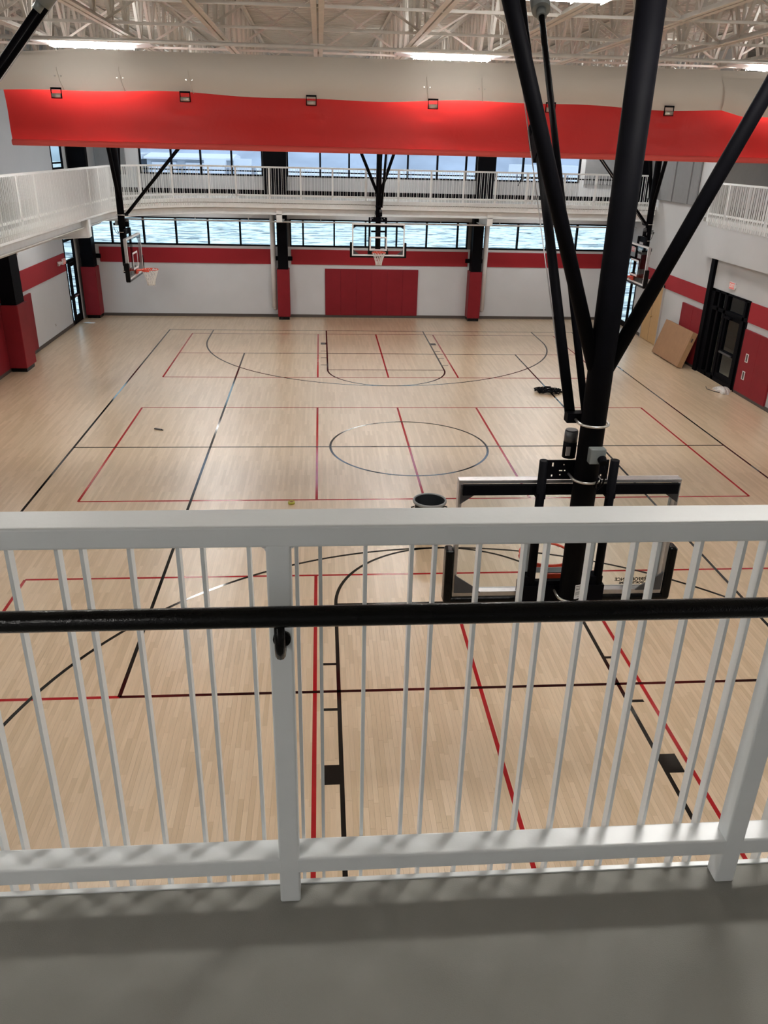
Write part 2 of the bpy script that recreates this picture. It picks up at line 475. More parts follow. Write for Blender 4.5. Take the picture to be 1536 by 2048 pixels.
bb = MB(); bb.box(XR-.02, XR, YF, DR0, 0, .11); bb.box(XR-.02, XR, DR1, 23.4, 0, .11); bb.box(XR-.02, XR, 24.95, CR0, 0, .11); struct('baseboard_right', bb, BASEB)

# ------------------------------------------------------------------ ceiling: corrugated deck
c = MB(); p = .24; n = int((YB-YF+.6)/p); v = []
ya = YF-.3
prof = []
for i in range(n+1):
    y = ya+i*p; prof += [(y, ZD), (y+.09, ZD), (y+.12, ZD+.06), (y+.21, ZD+.06)]
for (y, z) in prof: v += [(XL-.3, y, z), (14, y, z)]
fs = [(2*i, 2*i+1, 2*i+3, 2*i+2) for i in range(len(prof)-1)]
c.add(v, fs); c.box(XL-.3, 14, ya, YB+.5, ZD+.1, ZD+.2)
ceiling = struct('ceiling', c, DECKW)

# ------------------------------------------------------------------ windows of the far wall
def window(name, a, b, z0, z1, muls, gl, sub=None):
    t = thing(name, None, None, ((a+b)/2, YB+.1, z0), kind='structure')
    fr = MB(); d0, d1 = YB-.02, YB+.12
    fr.box(a, b, d0, d1, z0, z0+.055); fr.box(a, b, d0, d1, z1-.055, z1); fr.box(a, a+.05, d0, d1, z0+.055, z1-.055); fr.box(b-.05, b, d0, d1, z0+.055, z1-.055)
    fr.build('window_frame', BLACK, t)
    if sub: MB().box(a+.05, b-.05, d0+.01, d1-.01, sub-.02, sub+.02).build('window_rail', BLACK, t)
    xs = [a+.05]+[m for m in muls if a+.1 < m < b-.1]+[b-.05]
    for m in xs[1:-1]: MB().box(m-.032, m+.032, d0, d1, z0+.055, z1-.055).build('mullion', BLACK, t)
    for q0, q1 in zip(xs[:-1], xs[1:]):
        MB().box(q0, q1, YB+.05, YB+.062, z0+.05, z1-.05).build('pane', gl, t)
    return t
lm = [-9.98, -8.77, -7.55, -6.33, -5.11, -3.87, -2.69, -1.48, -.255, .966, 2.15, 3.38, 4.58, 5.79, 7.0, 8.18]
window('window_1', -10.95, -3.66, ZW0, ZW1, lm, GLASS)
window('window_2', -3.2, 3.79, ZW0, ZW1, lm, GLASS)
window('window_3', 4.33, 9.5, ZW0, ZW1, lm, GLASS)
um = [-7.52, -6.44, -5.30, -2.0, -.91, .22, 1.32, 2.45, 3.56, 5.77, 6.9]
for i, (a, b) in enumerate(UP): window('window_%d' % (4+i), a, b, ZU0, ZU1, um, GLASSU, sub=5.41)
child_box('window_backing', DARKWALL, wall_back, -3.66, -3.2, YB-.01, YB+.1, ZW0, ZW1)
child_box('window_backing', DARKWALL, wall_back, 3.79, 4.33, YB-.01, YB+.1, ZW0, ZW1)
# dark pier panels between the upper windows, and in the far right corner
bb = MB(); bb.box(-11.2, 13, YB-.02, YB, ZT, ZT+.17); struct('baseboard_upper', bb, BLACK)
for a, b in UP: trim(PANELG, a, b, YB-.025, YB, ZT+.17, ZU0-.01)
for a, b in ((-4.13, -3.27), (4.0, 4.64), (10.3, 10.75)): trim(BLACK, a, b, YB-.12, YB, ZT, ZD)
trim(BLACK, -11.2, -10.55, YB-.3, YB, ZT, ZD)

# ------------------------------------------------------------------ glazed doors
def left_door():
    t = thing('door_1', None, None, (XL, 26.8, 0), kind='structure')
    x0, x1 = XL-.05, XL+.02
    fr = MB(); a, b = DL0, DL1
    fr.box(x0, x1, a, a+.06, 0, 3.9); fr.box(x0, x1, b-.10, b, 0, 3.9); fr.box(x0, x1, a+.06, b-.1, 2.22, 2.32); fr.box(x0, x1, a+.06, b-.1, 2.95, 3.03); fr.box(x0, x1, a+.06, b-.1, 3.84, 3.9)
    fr.box(x0, x1, a+.36, a+.46, 0, 2.22)
    fr.build('door_frame', BLACK, t)
    lf = MB(); a2, b2 = a+.46, b-.1
    lf.box(x0+.01, x1-.01, a2, a2+.11, 0, 2.2); lf.box(x0+.01, x1-.01, b2-.12, b2, 0, 2.2); lf.box(x0+.01, x1-.01, a2+.11, b2-.12, 0, .28); lf.box(x0+.01, x1-.01, a2+.11, b2-.12, 2.06, 2.2); lf.box(x0+.01, x1-.01, a2+.11, b2-.12, .92, 1.04)
    leaf = lf.build('door_leaf', BLACK, t)
    MB().box(XL+.01, XL+.05, a2+.15, b2-.15, .96, 1.0).build('push_bar', ALU, leaf)
    sb = MB(); sb.box(x0+.01, x1-.01, a+.06, a+.36, 0, .14); sb.box(x0+.01, x1-.01, a+.06, a+.36, .92, 1.04); sb.build('side_rail', BLACK, t)
    for y0, y1, z0, z1 in ((a+.06, b-.1, 3.03, 3.84), (a+.06, b-.1, 2.32, 2.95), (a2+.11, b2-.12, .28, .92), (a2+.11, b2-.12, 1.04, 2.06), (a+.06, a+.36, .14, .92), (a+.06, a+.36, 1.04, 2.22)):
        MB().box(XL-.025, XL-.018, y0, y1, z0, z1).build('pane', GLASS, t)
left_door()
t = thing('window_7', None, None, (XL, 26.8, 5.35), kind='structure')
fr = MB(); fr.box(XL-.05, XL+.02, DL0, DL0+.05, 5.35, 7.6); fr.box(XL-.05, XL+.02, DL1-.05, DL1, 5.35, 7.6); fr.box(XL-.05, XL+.02, DL0, DL1, 5.35, 5.43); fr.box(XL-.05, XL+.02, DL0, DL1, 7.52, 7.6); fr.build('window_frame', BLACK, t)
MB().box(XL-.05, XL+.02, DL0+.05, DL1-.05, 5.55, 5.60).build('window_rail', BLACK, t)
MB().box(XL-.025, XL-.018, DL0+.05, DL1-.05, 5.43, 7.52).build('pane', GLASS, t)

t = thing('door_2', None, None, (XR, 26.75, 0), kind='structure')
fr = MB(); x0, x1 = XR-.02, XR+.05
fr.box(x0, x1, CR0, CR0+.07, 0, 2.7); fr.box(x0, x1, CR1-.07, CR1, 0, 2.7); fr.box(x0, x1, CR0, CR1, 2.6, 2.7); fr.box(x0, x1, CR0+.5, CR0+.6, 0, 2.6); fr.build('door_frame', BLACK, t)
for y0, y1 in ((CR0+.07, CR0+.5), (CR0+.6, CR1-.07)):
    MB().box(x0+.01, x1-.01, y0, y1, 0, .2).build('kick_plate', BLACK, t)
    MB().box(XR+.02, XR+.027, y0, y1, .2, 2.6).build('pane', GLASS, t)
# storefront door under the balcony
t = thing('door_3', None, None, (XR, 18.6, 0), kind='structure')
fr = MB(); x0, x1 = XR-.03, XR+.12
for a, b in ((DR0, DR0+.05), (17.62, 17.74), (18.78, 18.92), (19.25, 19.35), (19.62, DR1)): fr.box(x0, x1, a, b, 0, 2.62)
fr.box(x0, x1, DR0, DR1, 2.56, 2.62); fr.box(x0, x1, DR0+.05, 19.62, 2.02, 2.12); fr.box(x0, x1, 17.74, 19.62, 0, .12)
fr.build('door_frame', BLACK, t)
lf = MB()
lf.box(x0+.03, x1-.03, 17.75, 17.87, .01, 2.01); lf.box(x0+.03, x1-.03, 18.66, 18.77, .01, 2.01); lf.box(x0+.03, x1-.03, 17.87, 18.66, .01, .27); lf.box(x0+.03, x1-.03, 17.87, 18.66, 1.9, 2.01); lf.box(x0+.03, x1-.03, 17.87, 18.66, .88, .97)
leaf = lf.build('door_leaf', BLACK, t)
MB().box(XR-.07, XR-.03, 17.9, 18.64, .90, .95).build('push_bar', DKGREY, leaf)
MB().box(XR-.1, XR-.01, 18.3, 18.64, 1.92, 1.98).build('door_closer', BLACK, leaf)
for y0, y1, z0, z1 in ((17.87, 18.66, .27, .88), (17.87, 18.66, .97, 1.9), (18.92, 19.25, .12, 2.02), (17.47, 17.62, .0, 2.02), (17.74, 18.78, 2.12, 2.56), (18.92, 19.25, 2.12, 2.56), (17.47, 17.62, 2.12, 2.56)):
    MB().box(XR+.045, XR+.055, y0, y1, z0, z1).build('pane', GLASS, t)
# wooden door
t = thing('door_4', None, None, (XR, 24.2, 0), kind='structure')
MB().box(XR-.05, XR-.005, 23.43, 24.9, .01, 2.05).build('door_leaf', WOODD, t, .004)
fr = MB(); fr.box(XR-.06, XR, 24.9, 24.95, 0, 2.14); fr.box(XR-.06, XR, 23.38, 23.43, 0, 2.14); fr.box(XR-.06, XR, 23.38, 24.95, 2.05, 2.14); fr.build('door_frame', WALLG, t)
MB().tube((XR-.05, 24.1, .94), (XR-.1, 24.1, .94), .03, 12).tube((XR-.1, 24.1, .94), (XR-.13, 24.1, .94), .045, 12, .03).build('door_knob', BRASS, t)
MB().box(XR-.054, XR-.05, 24.155, 24.16, .01, 2.05).build('door_joint', DKGREY, t)

# ------------------------------------------------------------------ running track: slabs, edges and steel below
s = MB(); s.box(XL, 13.6, YF, -3.184, ZT-.2, ZT); struct('floor_track', s, CONC)
NE = MB(); NE.box(XL, XR, -3.184, -3.171, ZT-.22, ZT+.004); struct('trim_1', NE, RAIL)
# left + far slab with rounded inner corner
cxk, cyk = LX+RC, FY-RC
def edge_pts(off=0.0):
    """plan line of the left and far track edge, offset outwards into the hall by off"""
    pts = [(LX+off, -3.1), (LX+off, cyk)]
    for i in range(1, 17):
        a = PI-(PI/2)*i/16; pts.append((cxk+(RC-off)*math.cos(a), cyk+(RC-off)*math.sin(a)))
    pts.append((XR-.02, FY-off)); return pts
def strip(pts_in, pts_out, z0, z1):
    m = MB(); v = []; fs = []
    for (a, b), (c2, d) in zip(pts_in, pts_out): v += [(a,b,z0),(c2,d,z0),(c2,d,z1),(a,b,z1)]
    n = len(pts_in)
    for i in range(n-1):
        for q in range(4):
            q2 = (q+1) % 4; fs.append((4*i+q, 4*i+q2, 4*i+4+q2, 4*i+4+q))
    fs += [(0,1,2,3), (4*n-1, 4*n-2, 4*n-3, 4*n-4)]
    return m.add(v, fs)
e0 = edge_pts(0)
outer = [(XL, y) for x, y in e0[:2]]
for (x, y) in e0[2:-1]:
    d = (x-cxk, y-cyk); t = min(((XL-cxk)/d[0]) if d[0] < -1e-6 else 99, ((YB-cyk)/d[1]) if d[1] > 1e-6 else 99)
    outer.append((cxk+d[0]*t, cyk+d[1]*t))
outer.append((XR-.02, YB))
o = strip(e0, outer, ZT-.12, ZT).build('floor_upper_track', CONC, recalc=True); o['kind'] = 'structure'
s = MB(); s.box(XR-.02, 13.6, FY, YB, ZT-.12, ZT); s.box(XR-.2, 13.6, -3.1, 20.95, ZT-.12, ZT); s.box(XR+.25, 13.6, 20.95, FY, ZT-.12, ZT)
struct('floor_right_track', s, CONC)
# deck-edge lip, corrugated pour stop and the girder below
o = strip(edge_pts(-.02), edge_pts(.02), ZT-.10, ZT+.02).build('trim_2', RAIL, recalc=True); o['kind'] = 'structure'
o = strip(edge_pts(-.06), edge_pts(-.02), ZT-.27, ZT-.10).build('trim_3', CREAM, recalc=True); o['kind'] = 'structure'
g = strip(edge_pts(-.27), edge_pts(-.25), ZT-.485, ZT-.27)
o = g.build('trim_4', CREAM, recalc=True); o['kind'] = 'structure'
o = strip(edge_pts(-.35), edge_pts(-.17), ZT-.505, ZT-.485).build('trim_5', CREAM, recalc=True); o['kind'] = 'structure'
o = strip(edge_pts(-.40), edge_pts(-.12), ZT-.29, ZT-.27).build('trim_6', CREAM, recalc=True); o['kind'] = 'structure'
# cantilever brackets from the columns to the girder
def bracket(x, y, dx, dy):
    m = MB(); L = 2.05 if dx == 0 else 2.40
    ux, uy = dx, dy
    px, py = -uy, ux
    def P(a, b, z): return (x+ux*a+px*b, y+uy*a+py*b, z)
    v = [P(0,-.012,ZT-.13), P(L,-.012,ZT-.13), P(L,-.012,ZT-.74), P(L*.62,-.012,ZT-.80), P(0,-.012,ZT-.80)]
    v += [P(0,.012,ZT-.13), P(L,.012,ZT-.13), P(L,.012,ZT-.74), P(L*.62,.012,ZT-.80), P(0,.012,ZT-.80)]
    m.add(v, [(0,1,2,3,4),(9,8,7,6,5),(0,5,6,1),(1,6,7,2),(2,7,8,3),(3,8,9,4),(4,9,5,0)])
    v = [P(0,-.1,ZT-.80), P(L*.62,-.1,ZT-.80), P(L,-.1,ZT-.74), P(L,.1,ZT-.74), P(L*.62,.1,ZT-.80), P(0,.1,ZT-.80)]
    v2 = [(a,b,c-.02) for a,b,c in v]
    m.add(v+v2, [(0,1,4,5),(1,2,3,4),(11,10,7,6),(10,9,8,7),(0,6,7,1),(1,7,8,2),(2,8,9,3),(3,9,10,4),(4,10,11,5),(5,11,6,0)])
    m.box(x+ux*L-(.10 if dx == 0 else .03), x+ux*L+(.10 if dx == 0 else .03), y+uy*L-(.03 if dx == 0 else .10), y+uy*L+(.03 if dx == 0 else .10), ZT-.74, ZT-.275)
    return m
bn = 7
for (x, y, dx, dy) in ((-3.46, 27.55, 0, -1), (4.08, 27.55, 0, -1), (XL+.35, 19.6, 1, 0), (XL+.45, 26.5, .8, -.6), (XL+.35, 9.8, 1, 0)):
    o = bracket(x, y, dx, dy).build('trim_%d' % bn, CREAM, recalc=True); o['kind'] = 'structure'; bn += 1
# soffit under the upper track
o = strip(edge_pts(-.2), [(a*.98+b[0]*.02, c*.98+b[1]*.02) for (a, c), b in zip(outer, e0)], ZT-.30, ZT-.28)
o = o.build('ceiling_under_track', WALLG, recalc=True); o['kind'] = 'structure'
# balcony front on the right
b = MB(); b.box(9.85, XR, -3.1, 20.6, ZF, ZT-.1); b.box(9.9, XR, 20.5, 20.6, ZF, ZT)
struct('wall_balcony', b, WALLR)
b = MB(); b.box(9.83, XR, -3.1, 20.62, ZT-.1, ZT+.02); struct('trim_12', b, RAIL)
MB().box(XR-.1, XR+.2, 19.88, 20.1, 0, ZF).build('trim_13', BLACK)['kind'] = 'structure'

# ------------------------------------------------------------------ columns
def column(label, x0, x1, y0, y1, ztop, face):
    t = thing('steel_column', label, 'column', ((x0+x1)/2, (y0+y1)/2, 0))
    MB().box(x0+.05, x1-.05, y0+.05, y1-.05, 0, ztop).build('shaft', BLACK, t)
    MB().box(x0, x1, y0, y1, .12, 1.93).build('column_pad', PADRED, t, .02, 3)
    MB().box(x0+.03, x1-.03, y0+.03, y1-.03, 0, .12).build('base_cover', BLACKG, t)
    trim(BLACK, x0-.12, x1+.12, y1-.04, y1+.01, 2.2, 2.36)
    return t
column('black steel column with red pad, on the far wall left of the centre basket', -3.72, -3.24, 27.6, 28.19, ZT-.28, 'b')
column('black steel column with red pad, on the far wall right of the centre basket', 3.86, 4.36, 27.6, 28.19, ZT-.28, 'b')
column('black steel column with red pad in the far left corner by the glass door', -11.15, -10.6, 27.6, 28.19, ZT-.28, 'l')
t = thing('steel_column', 'large black column with dark red pad at the left edge of the picture', 'column', (-10.98, 19.8, 0))
MB().box(-11.2, -10.78, 19.45, 20.12, 0, ZT-.28).build('shaft', BLACK, t)
MB().box(-11.22, -10.72, 19.35, 20.2, .12, 1.95).build('column_pad', PADRED, t, .02, 3)
MB().box(-11.2, -10.76, 19.42, 20.1, 0, .12).build('base_cover', BLACKG, t)

# ------------------------------------------------------------------ wall pads
def wall_pad(label, cells, plane, axis, z0, z1, sgn):
    c0 = cells[0][0]; c1 = cells[-1][1]
    t = thing('wall_pad', label, 'wall pad', ((c0+c1)/2, plane, 0) if axis == 'y' else (plane, (c0+c1)/2, 0))
    for a, b in cells:
        if axis == 'y': m = MB().box(a+.0008, b-.0008, min(plane, plane+sgn*.06), max(plane, plane+sgn*.06), z0, z1)
        else: m = MB().box(min(plane, plane+sgn*.06), max(plane, plane+sgn*.06), a+.0008, b-.0008, z0, z1)
        m.build('pad_panel', PADRED, t, .008, 3)
    return t
wall_pad('wide red wall pad of six panels under the centre basket on the far wall', [(-1.85+.62*i, -1.85+.62*(i+1)) for i in range(6)], YB, 'y', .1, 1.91, -1)
wall_pad('dark red wall pad on the left wall behind the padded column', [(20.25, 21.1), (21.1, 21.97)], XL, 'x', .12, 1.88, 1)
wall_pad('red wall pad on the left wall nearest the left edge', [(17.3, 18.3), (18.3, 19.3)], XL, 'x', .12, 1.95, 1)
wall_pad('red wall pad on the right wall behind the leaning cardboard box', [(19.98, 20.85), (20.85, 21.72)], XR, 'x', .1, 1.86, -1)
t = wall_pad('red wall pad with two cut-out outlets right of the black glass door', [(15.62, 16.48), (16.48, 17.36)], XR, 'x', .1, 1.86, -1)
for z in (.62, 1.12):
    m = MB(); y = 16.95
    m.box(XR-.075, XR-.055, y-.07, y-.05, z-.12, z+.12); m.box(XR-.075, XR-.055, y+.05, y+.07, z-.12, z+.12); m.box(XR-.075, XR-.055, y-.05, y+.05, z+.1, z+.12); m.box(XR-.075, XR-.055, y-.05, y+.05, z-.12, z-.1)
    m.build('outlet_trim', WHITE, t)
    MB().box(XR-.066, XR-.058, y-.05, y+.05, z-.1, z+.1).build('outlet_recess', BASEB, t)
wall_pad('red wall pad at the right edge of the picture', [(13.2, 14.2), (14.2, 15.1)], XR, 'x', .1, 1.86, -1)

# acoustic panels
def acoustic(label, *a):
    o = MB().box(*a).build('acoustic_panel', ACOUS, None, .01); tag(o, label, 'acoustic panel'); return o
acoustic('grey acoustic panel on the far wall left of the left upper window', -10.28, -9.17, YB-.085, YB-.025, 5.2, 7.6)
acoustic('dark grey acoustic panel on the far wall right of the right upper window', 8.2, 10.25, YB-.085, YB-.025, 5.2, 7.6)
acoustic('grey acoustic panel on the upper right wall, farthest of the three', XR-.085, XR-.025, 23.96, 25.2, 4.86, 7.6)
acoustic('grey acoustic panel on the upper right wall, middle of the three', XR-.085, XR-.025, 22.68, 23.86, 4.86, 7.6)
acoustic('narrow grey acoustic panel on the upper right wall, nearest of the three', XR-.085, XR-.025, 22.05, 22.58, 4.86, 7.6)

# ------------------------------------------------------------------ guardrails
def near_rail():
    t = thing('guardrail', 'white steel guardrail with square balusters across the foreground', 'railing', (-2.1, -3.2, ZT))
    x0, x1 = -6.5, 3.0
    MB().box(x0, x1, -3.237, -3.150, 5.595, 5.643).build('top_rail', RAIL, t, .006, 3)
    MB().box(x0, x1, -3.237, -3.170, 4.688, 4.738).build('bottom_rail', RAIL, t, .006, 3)
    pm = MB(); pm.box(-.025, .025, -.0385, .0125, 0, 1.02)
    px = [-2.095+1.135*i for i in range(-3, 5)]
    for x in px:
        o = MB().box(x-.025, x+.025, -3.2372, -3.187, ZT, 5.60).build('post', RAIL, t, .005, 3)
        m = MB()      # weld fillets where the post meets the top rail
        for s_ in (-1, 1):
            xa = x+s_*.025
            m.prism([(xa, 5.595), (xa+s_*.008, 5.595), (xa+s_*.0025, 5.5925), (xa, 5.586)], -3.235, -3.19, 'y')
        m.build('weld', RAIL, o)
    bal = MB(); bal.box(-.004, .004, -.010, .017, ZT-.2, 5.60)
    me = bal.mesh('baluster', RAIL)
    k = -18
    while True:
        b = -2.011+.2475*k
        if b > x1: break
        for d in (0, .097, .197):
            if x0 < b+d < x1 and min(abs(b+d-x) for x in px) > .0385: inst('baluster', me, t, (b+d, -3.150, 0))
            elif x0 < b+d < x1 and min(abs(b+d-x) for x in px) > .02: inst('baluster', me, t, (b+d, -3.150, 0))
        k += 1
    hy, hz = -3.315, 5.482
    MB().tube((x0, hy, hz), (x1, hy, hz), .0213, 24).build('handrail', BLACKG, t)
    for x in px:
        m = MB(); m.path([(x+.002, hy, hz-.018), (x+.002, hy, hz-.075), (x+.002, hy+.012, hz-.098), (x+.002, hy+.035, hz-.108), (x+.002, -3.237, hz-.108)], .011, 10)
        o = m.build('handrail_bracket', BLACKG, t)
        MB().tube((x+.002, -3.2375, hz-.1), (x+.002, -3.246, hz-.1), .019, 16).build('bracket_plate', BLACKG, o)
    return t
near_rail()

def far_rail():
    t = thing('guardrail', 'long white guardrail of the far track in front of the upper windows', 'railing', (2.5, FY, ZT))
    xa, xb = cxk+.032, XR-.25
    y = FY
    MB().box(xa, xb, y-.03, y+.03, 5.60, 5.655).build('top_rail', RAIL, t)
    MB().box(xa, xb, y-.03, y+.03, 4.70, 4.755).build('bottom_rail', RAIL, t)
    pm = MB().box(-.03, .03, -.03, .03, ZT, 5.61).mesh('post', RAIL)
    posts = [-4.9, -3.76, -2.68, -1.58, -.42, .72, 1.86, 3.02, 4.16, 5.28, 5.5, 6.62, 7.75, 8.85, 9.8]
    for x in posts: inst('post', pm, t, (x, y, 0))
    me = MB().box(-.0045, .0045, -.013, .013, ZT-.2, 5.61).mesh('baluster', RAIL)
    k = 0
    while True:
        b = xa+.2475*k
        if b > xb: break
        for d in (0, .0965, .192):
            if b+d < xb and min(abs(b+d-x) for x in posts) > .04: inst('baluster', me, t, (b+d, y-.03, 0))
        k += 1
    m = MB(); m.tube((5.2, y+.1, 5.46), (9.7, y+.1, 5.46), .022, 12); m.path([(5.2, y+.1, 5.46), (5.05, y+.1, 5.40), (4.98, y+.1, 5.2)], .022, 8)
    m.build('handrail', BLACK, t)
far_rail()
def left_rail():
    t = thing('guardrail', 'curved white guardrail of the left track, seen nearly edge on', 'railing', (LX, 16, ZT))
    def ptz(off): return edge_pts(off)[:-1]
    strip(ptz(-.03), ptz(.03), 5.60, 5.655).build('top_rail', RAIL, t, recalc=True)
    strip(ptz(-.03), ptz(.03), 4.70, 4.755).build('bottom_rail', RAIL, t, recalc=True)
    pm = MB().box(-.03, .03, -.03, .03, ZT, 5.61).mesh('post', RAIL)
    y = -3.0
    while y < cyk:
        inst('post', pm, t, (LX, y, 0)); y += 1.14
    for i in range(1, 5):
        a = PI-(PI/2)*(i-.4)/4.2; inst('post', pm, t, (cxk+RC*math.cos(a), cyk+RC*math.sin(a), 0), (0,0,a))
    # the balusters merge at this slant: individually spaced bars in one part
    m = MB(); y = 8.0; n = 0
    while y < cyk:
        for d in (0, .0965, .192): m.box(LX+.017, LX+.043, y+d-.0045, y+d+.0045, ZT-.2, 5.61)
        y += .2475
    L = RC*PI/2; sN = 0
    while sN < L:
        for d in (0, .0965, .192):
            a = PI-(sN+d)/RC; r_ = RC-.03
            x_, y_ = cxk+r_*math.cos(a), cyk+r_*math.sin(a)
            if x_ < cxk: m.bar((x_, y_, ZT-.2), (x_, y_, 5.61), .009, .026, (math.cos(a), math.sin(a), 0))
        sN += .2475
    o = m.build('baluster_row', RAIL, t); o['kind'] = 'stuff'
left_rail()
def right_rail():
    t = thing('guardrail', 'white balcony guardrail above the black glass door at the right', 'railing', (9.85, 16, ZT))
    x = 9.85; y0, y1 = 8.0, 20.6
    MB().box(x-.03, x+.03, y0, y1, 5.56, 5.615).build('top_rail', RAIL, t)
    MB().box(x-.03, x+.03, y0, y1, 4.70, 4.755).build('bottom_rail', RAIL, t)
    pm = MB().box(-.03, .03, -.03, .03, ZT, 5.57).mesh('post', RAIL)
    for i in range(12): inst('post', pm, t, (x, y1-.05-1.14*i if i else y1-.05, 0))
    me = MB().box(-.013, .013, -.0045, .0045, ZT-.2, 5.57).mesh('baluster', RAIL)
    y = y1-.15
    while y > 13:
        for d in (0, .0965, .192): inst('baluster', me, t, (x-.03, y-d, 0))
        y -= .2475
right_rail()

# ------------------------------------------------------------------ basketball backstops
def make_basket(net, text, label, mx=0.0):
    """ceiling-hung backstop; local frame: board face at y=0 facing +y, court centre line x=0, floor z=0"""
    t = thing('basketball_hoop', label, 'basketball hoop')
    my = -.27                                            # mast axis; mx: its sideways offset
    MB().tube((mx, my, 2.93), (mx, my, 8.1), .093, 28).build('mast', BLACK, t)
    mt = MB(); mt.bar((-2.1, my, 8.02), (2.1, my, 8.02), .12, .06); mt.tube((-.25, my, 7.98), (.25, my, 7.98), .12, 16)
    mt.build('ceiling_mount', BLACK, t)
    MB().tube((mx-.05, my, 4.90), (-1.16, my, 8.05), .052, 20).build('lateral_brace', BLACK, t)
    MB().tube((mx+.05, my, 4.90), (1.47, my, 8.05), .052, 20).build('lateral_brace', BLACK, t)
    # front folding brace: lower sleeve, knee and upper tube; plus the second rod from the winch housing
    c0 = Vector((-.10, my+.16, 4.52)); c1 = Vector((-.10, my+3.42, 8.05))
    kn = c0.lerp(c1, .545)
    br = MB().tube(c0, kn, .040, 14).tube(kn, c1, .029, 14).build('front_brace', BLACK, t)
    dd = (c1-c0).normalized()
    kb = MB(); kb.bar(kn-dd*.22, kn+dd*.05, .13, .10, (1,0,0)); kb.bar(kn-dd*.03+Vector((0,.05,-.07)), kn+dd*.20+Vector((0,.05,-.07)), .07, .10, (1,0,0))
    kb.build('knee_hinge', BLACK, br)
    d0 = Vector((.02, my+.16, 4.52)); d1 = Vector((.06, my+2.86, 7.46))
    MB().tube(d0, d1, .029, 14).build('hoist_rod', BLACK, t)
    dv = (d1-d0).normalized()
    wn = MB(); wn.tube(d1, d1+dv*.10, .045, 14); wn.tube(d1+dv*.08, d1+dv*.36, .085, 18, .10); wn.bar(d1+dv*.3, Vector((.06, d1.y+.6, 8.05)), .05, .05)
    wn.build('winch_housing', GREYBOX, t)
    MB().tube((-.12, my+.2, 4.5), (-.22, my+3.42, 8.05), .005, 6).build('hoist_cable', ALU, t)
    # collar of the front brace
    cl = MB(); cl.box(-.135, mx, my+.085, my+.175, 4.45, 4.525); cl.box(-.02, mx+.11, my+.09, my+.17, 4.46, 4.515); cl.build('brace_collar', BLACK, t)
    def ubolt(z, r, par, back=.10):
        pts = []
        for i in range(13):
            a = PI+PI*i/12; pts.append((mx+r*math.cos(a), my+r*math.sin(a), z))
        pts = [(mx-r, my+back, z)]+pts+[(mx+r, my+back, z)]
        MB().path(pts, .0105, 8).build('u_bolt', ZINC, par)
    ubolt(4.48, .112, t, .13); ubolt(4.03, .108, t); ubolt(2.98, .108, t)
    # height-adjuster frame
    fy0, fy1 = my+.10, my+.16
    for s_ in (-1, 1):
        MB().tube((.02+s_*.285, my+.13, 2.86), (.02+s_*.285, my+.13, 4.13), .036, 14).build('frame_tube', BLACK, t)
    def plate(x0, x1, z0, z1, holes):
        """plate in the xz plane with rectangular slots left open"""
        pz = MB(); xs = sorted({x0, x1, *[v for h_ in holes for v in h_[:2]]}); zs = sorted({z0, z1, *[v for h_ in holes for v in h_[2:]]})
        for a, b in zip(xs[:-1], xs[1:]):
            for c_, d_ in zip(zs[:-1], zs[1:]):
                mx, mz = (a+b)/2, (c_+d_)/2
                if not any(h_[0] < mx < h_[1] and h_[2] < mz < h_[3] for h_ in holes): pz.box(a, b, my+.105, my+.118, c_, d_)
        pz.build('cross_plate', BLACK, t)
    plate(-.25, .25, 3.98, 4.14, [(-.205,-.19,4.085,4.12), (.19,.205,4.085,4.12), (-.205,-.19,4.0,4.02), (.19,.205,4.0,4.02), (-.145,-.115,4.045,4.058), (-.105,-.09,4.045,4.058), (-.14,-.125,4.01,4.022), (-.115,-.103,4.095,4.107)])
    plate(-.25, .25, 3.64, 3.70, [])
    plate(-.25, .25, 2.90, 3.06, [])
    for a in (-.30, .27): MB().box(a, a+.07, my+.10, my+.2, 3.81, 3.86).build('frame_clamp', BLACK, t)
    ft = MB(); ft.box(-.36, .36, my+.09, my+.22, 2.86, 3.02); ft.box(-.34, -.24, my+.1, my+.2, 3.02, 3.1); ft.box(.24, .34, my+.1, my+.2, 3.02, 3.1); ft.build('frame_foot', BLACK, t)
    # glass board in its aluminium frame, 72 x 42 in
    bw, z0, z1 = .914, 2.87, 3.937
    fr = MB(); fr.box(-bw, bw, -.075, .004, z1-.028, z1); fr.box(-bw, bw, -.075, .004, z0, z0+.045); fr.box(-bw, -bw+.03, -.075, .004, z0+.045, z1-.028); fr.box(bw-.03, bw, -.075, .004, z0+.045, z1-.028)
    board = fr.build('board_frame', ALU, t, .003)
    MB().box(-bw+.03, bw-.03, -.012, .0, z0+.045, z1-.028).build('glass', BBGLASS, board)
    st = MB(); st.box(-bw+.03, bw-.03, -.11, -.076, z1-.115, z1-.03); st.build('stiffener', BLACK, t)
    for s_ in (-1, 1):
        for zc, sz in ((z1-.03, -1), (z0+.045, 1)):
            gs = MB(); gs.prism([(s_*(bw-.015), zc), (s_*(bw-.24), zc), (s_*(bw-.20), zc+sz*.04), (s_*(bw-.015), zc+sz*.17)], -.09, -.078, 'y')
            gs.build('corner_gusset', DKGREY, t, recalc=True)
    # white target square and border on the playing face
    tg = MB(); y0, y1 = .0005, .003
    tg.box(-.305, .305, y0, y1, 3.46, 3.51); tg.box(-.305, .305, y0, y1, 3.05, 3.10); tg.box(-.305, -.255, y0, y1, 3.10, 3.46); tg.box(.255, .305, y0, y1, 3.10, 3.46)
    tg.build('target_square', WPAINT, board)
    bo = MB(); y0, y1 = .0045, .0065
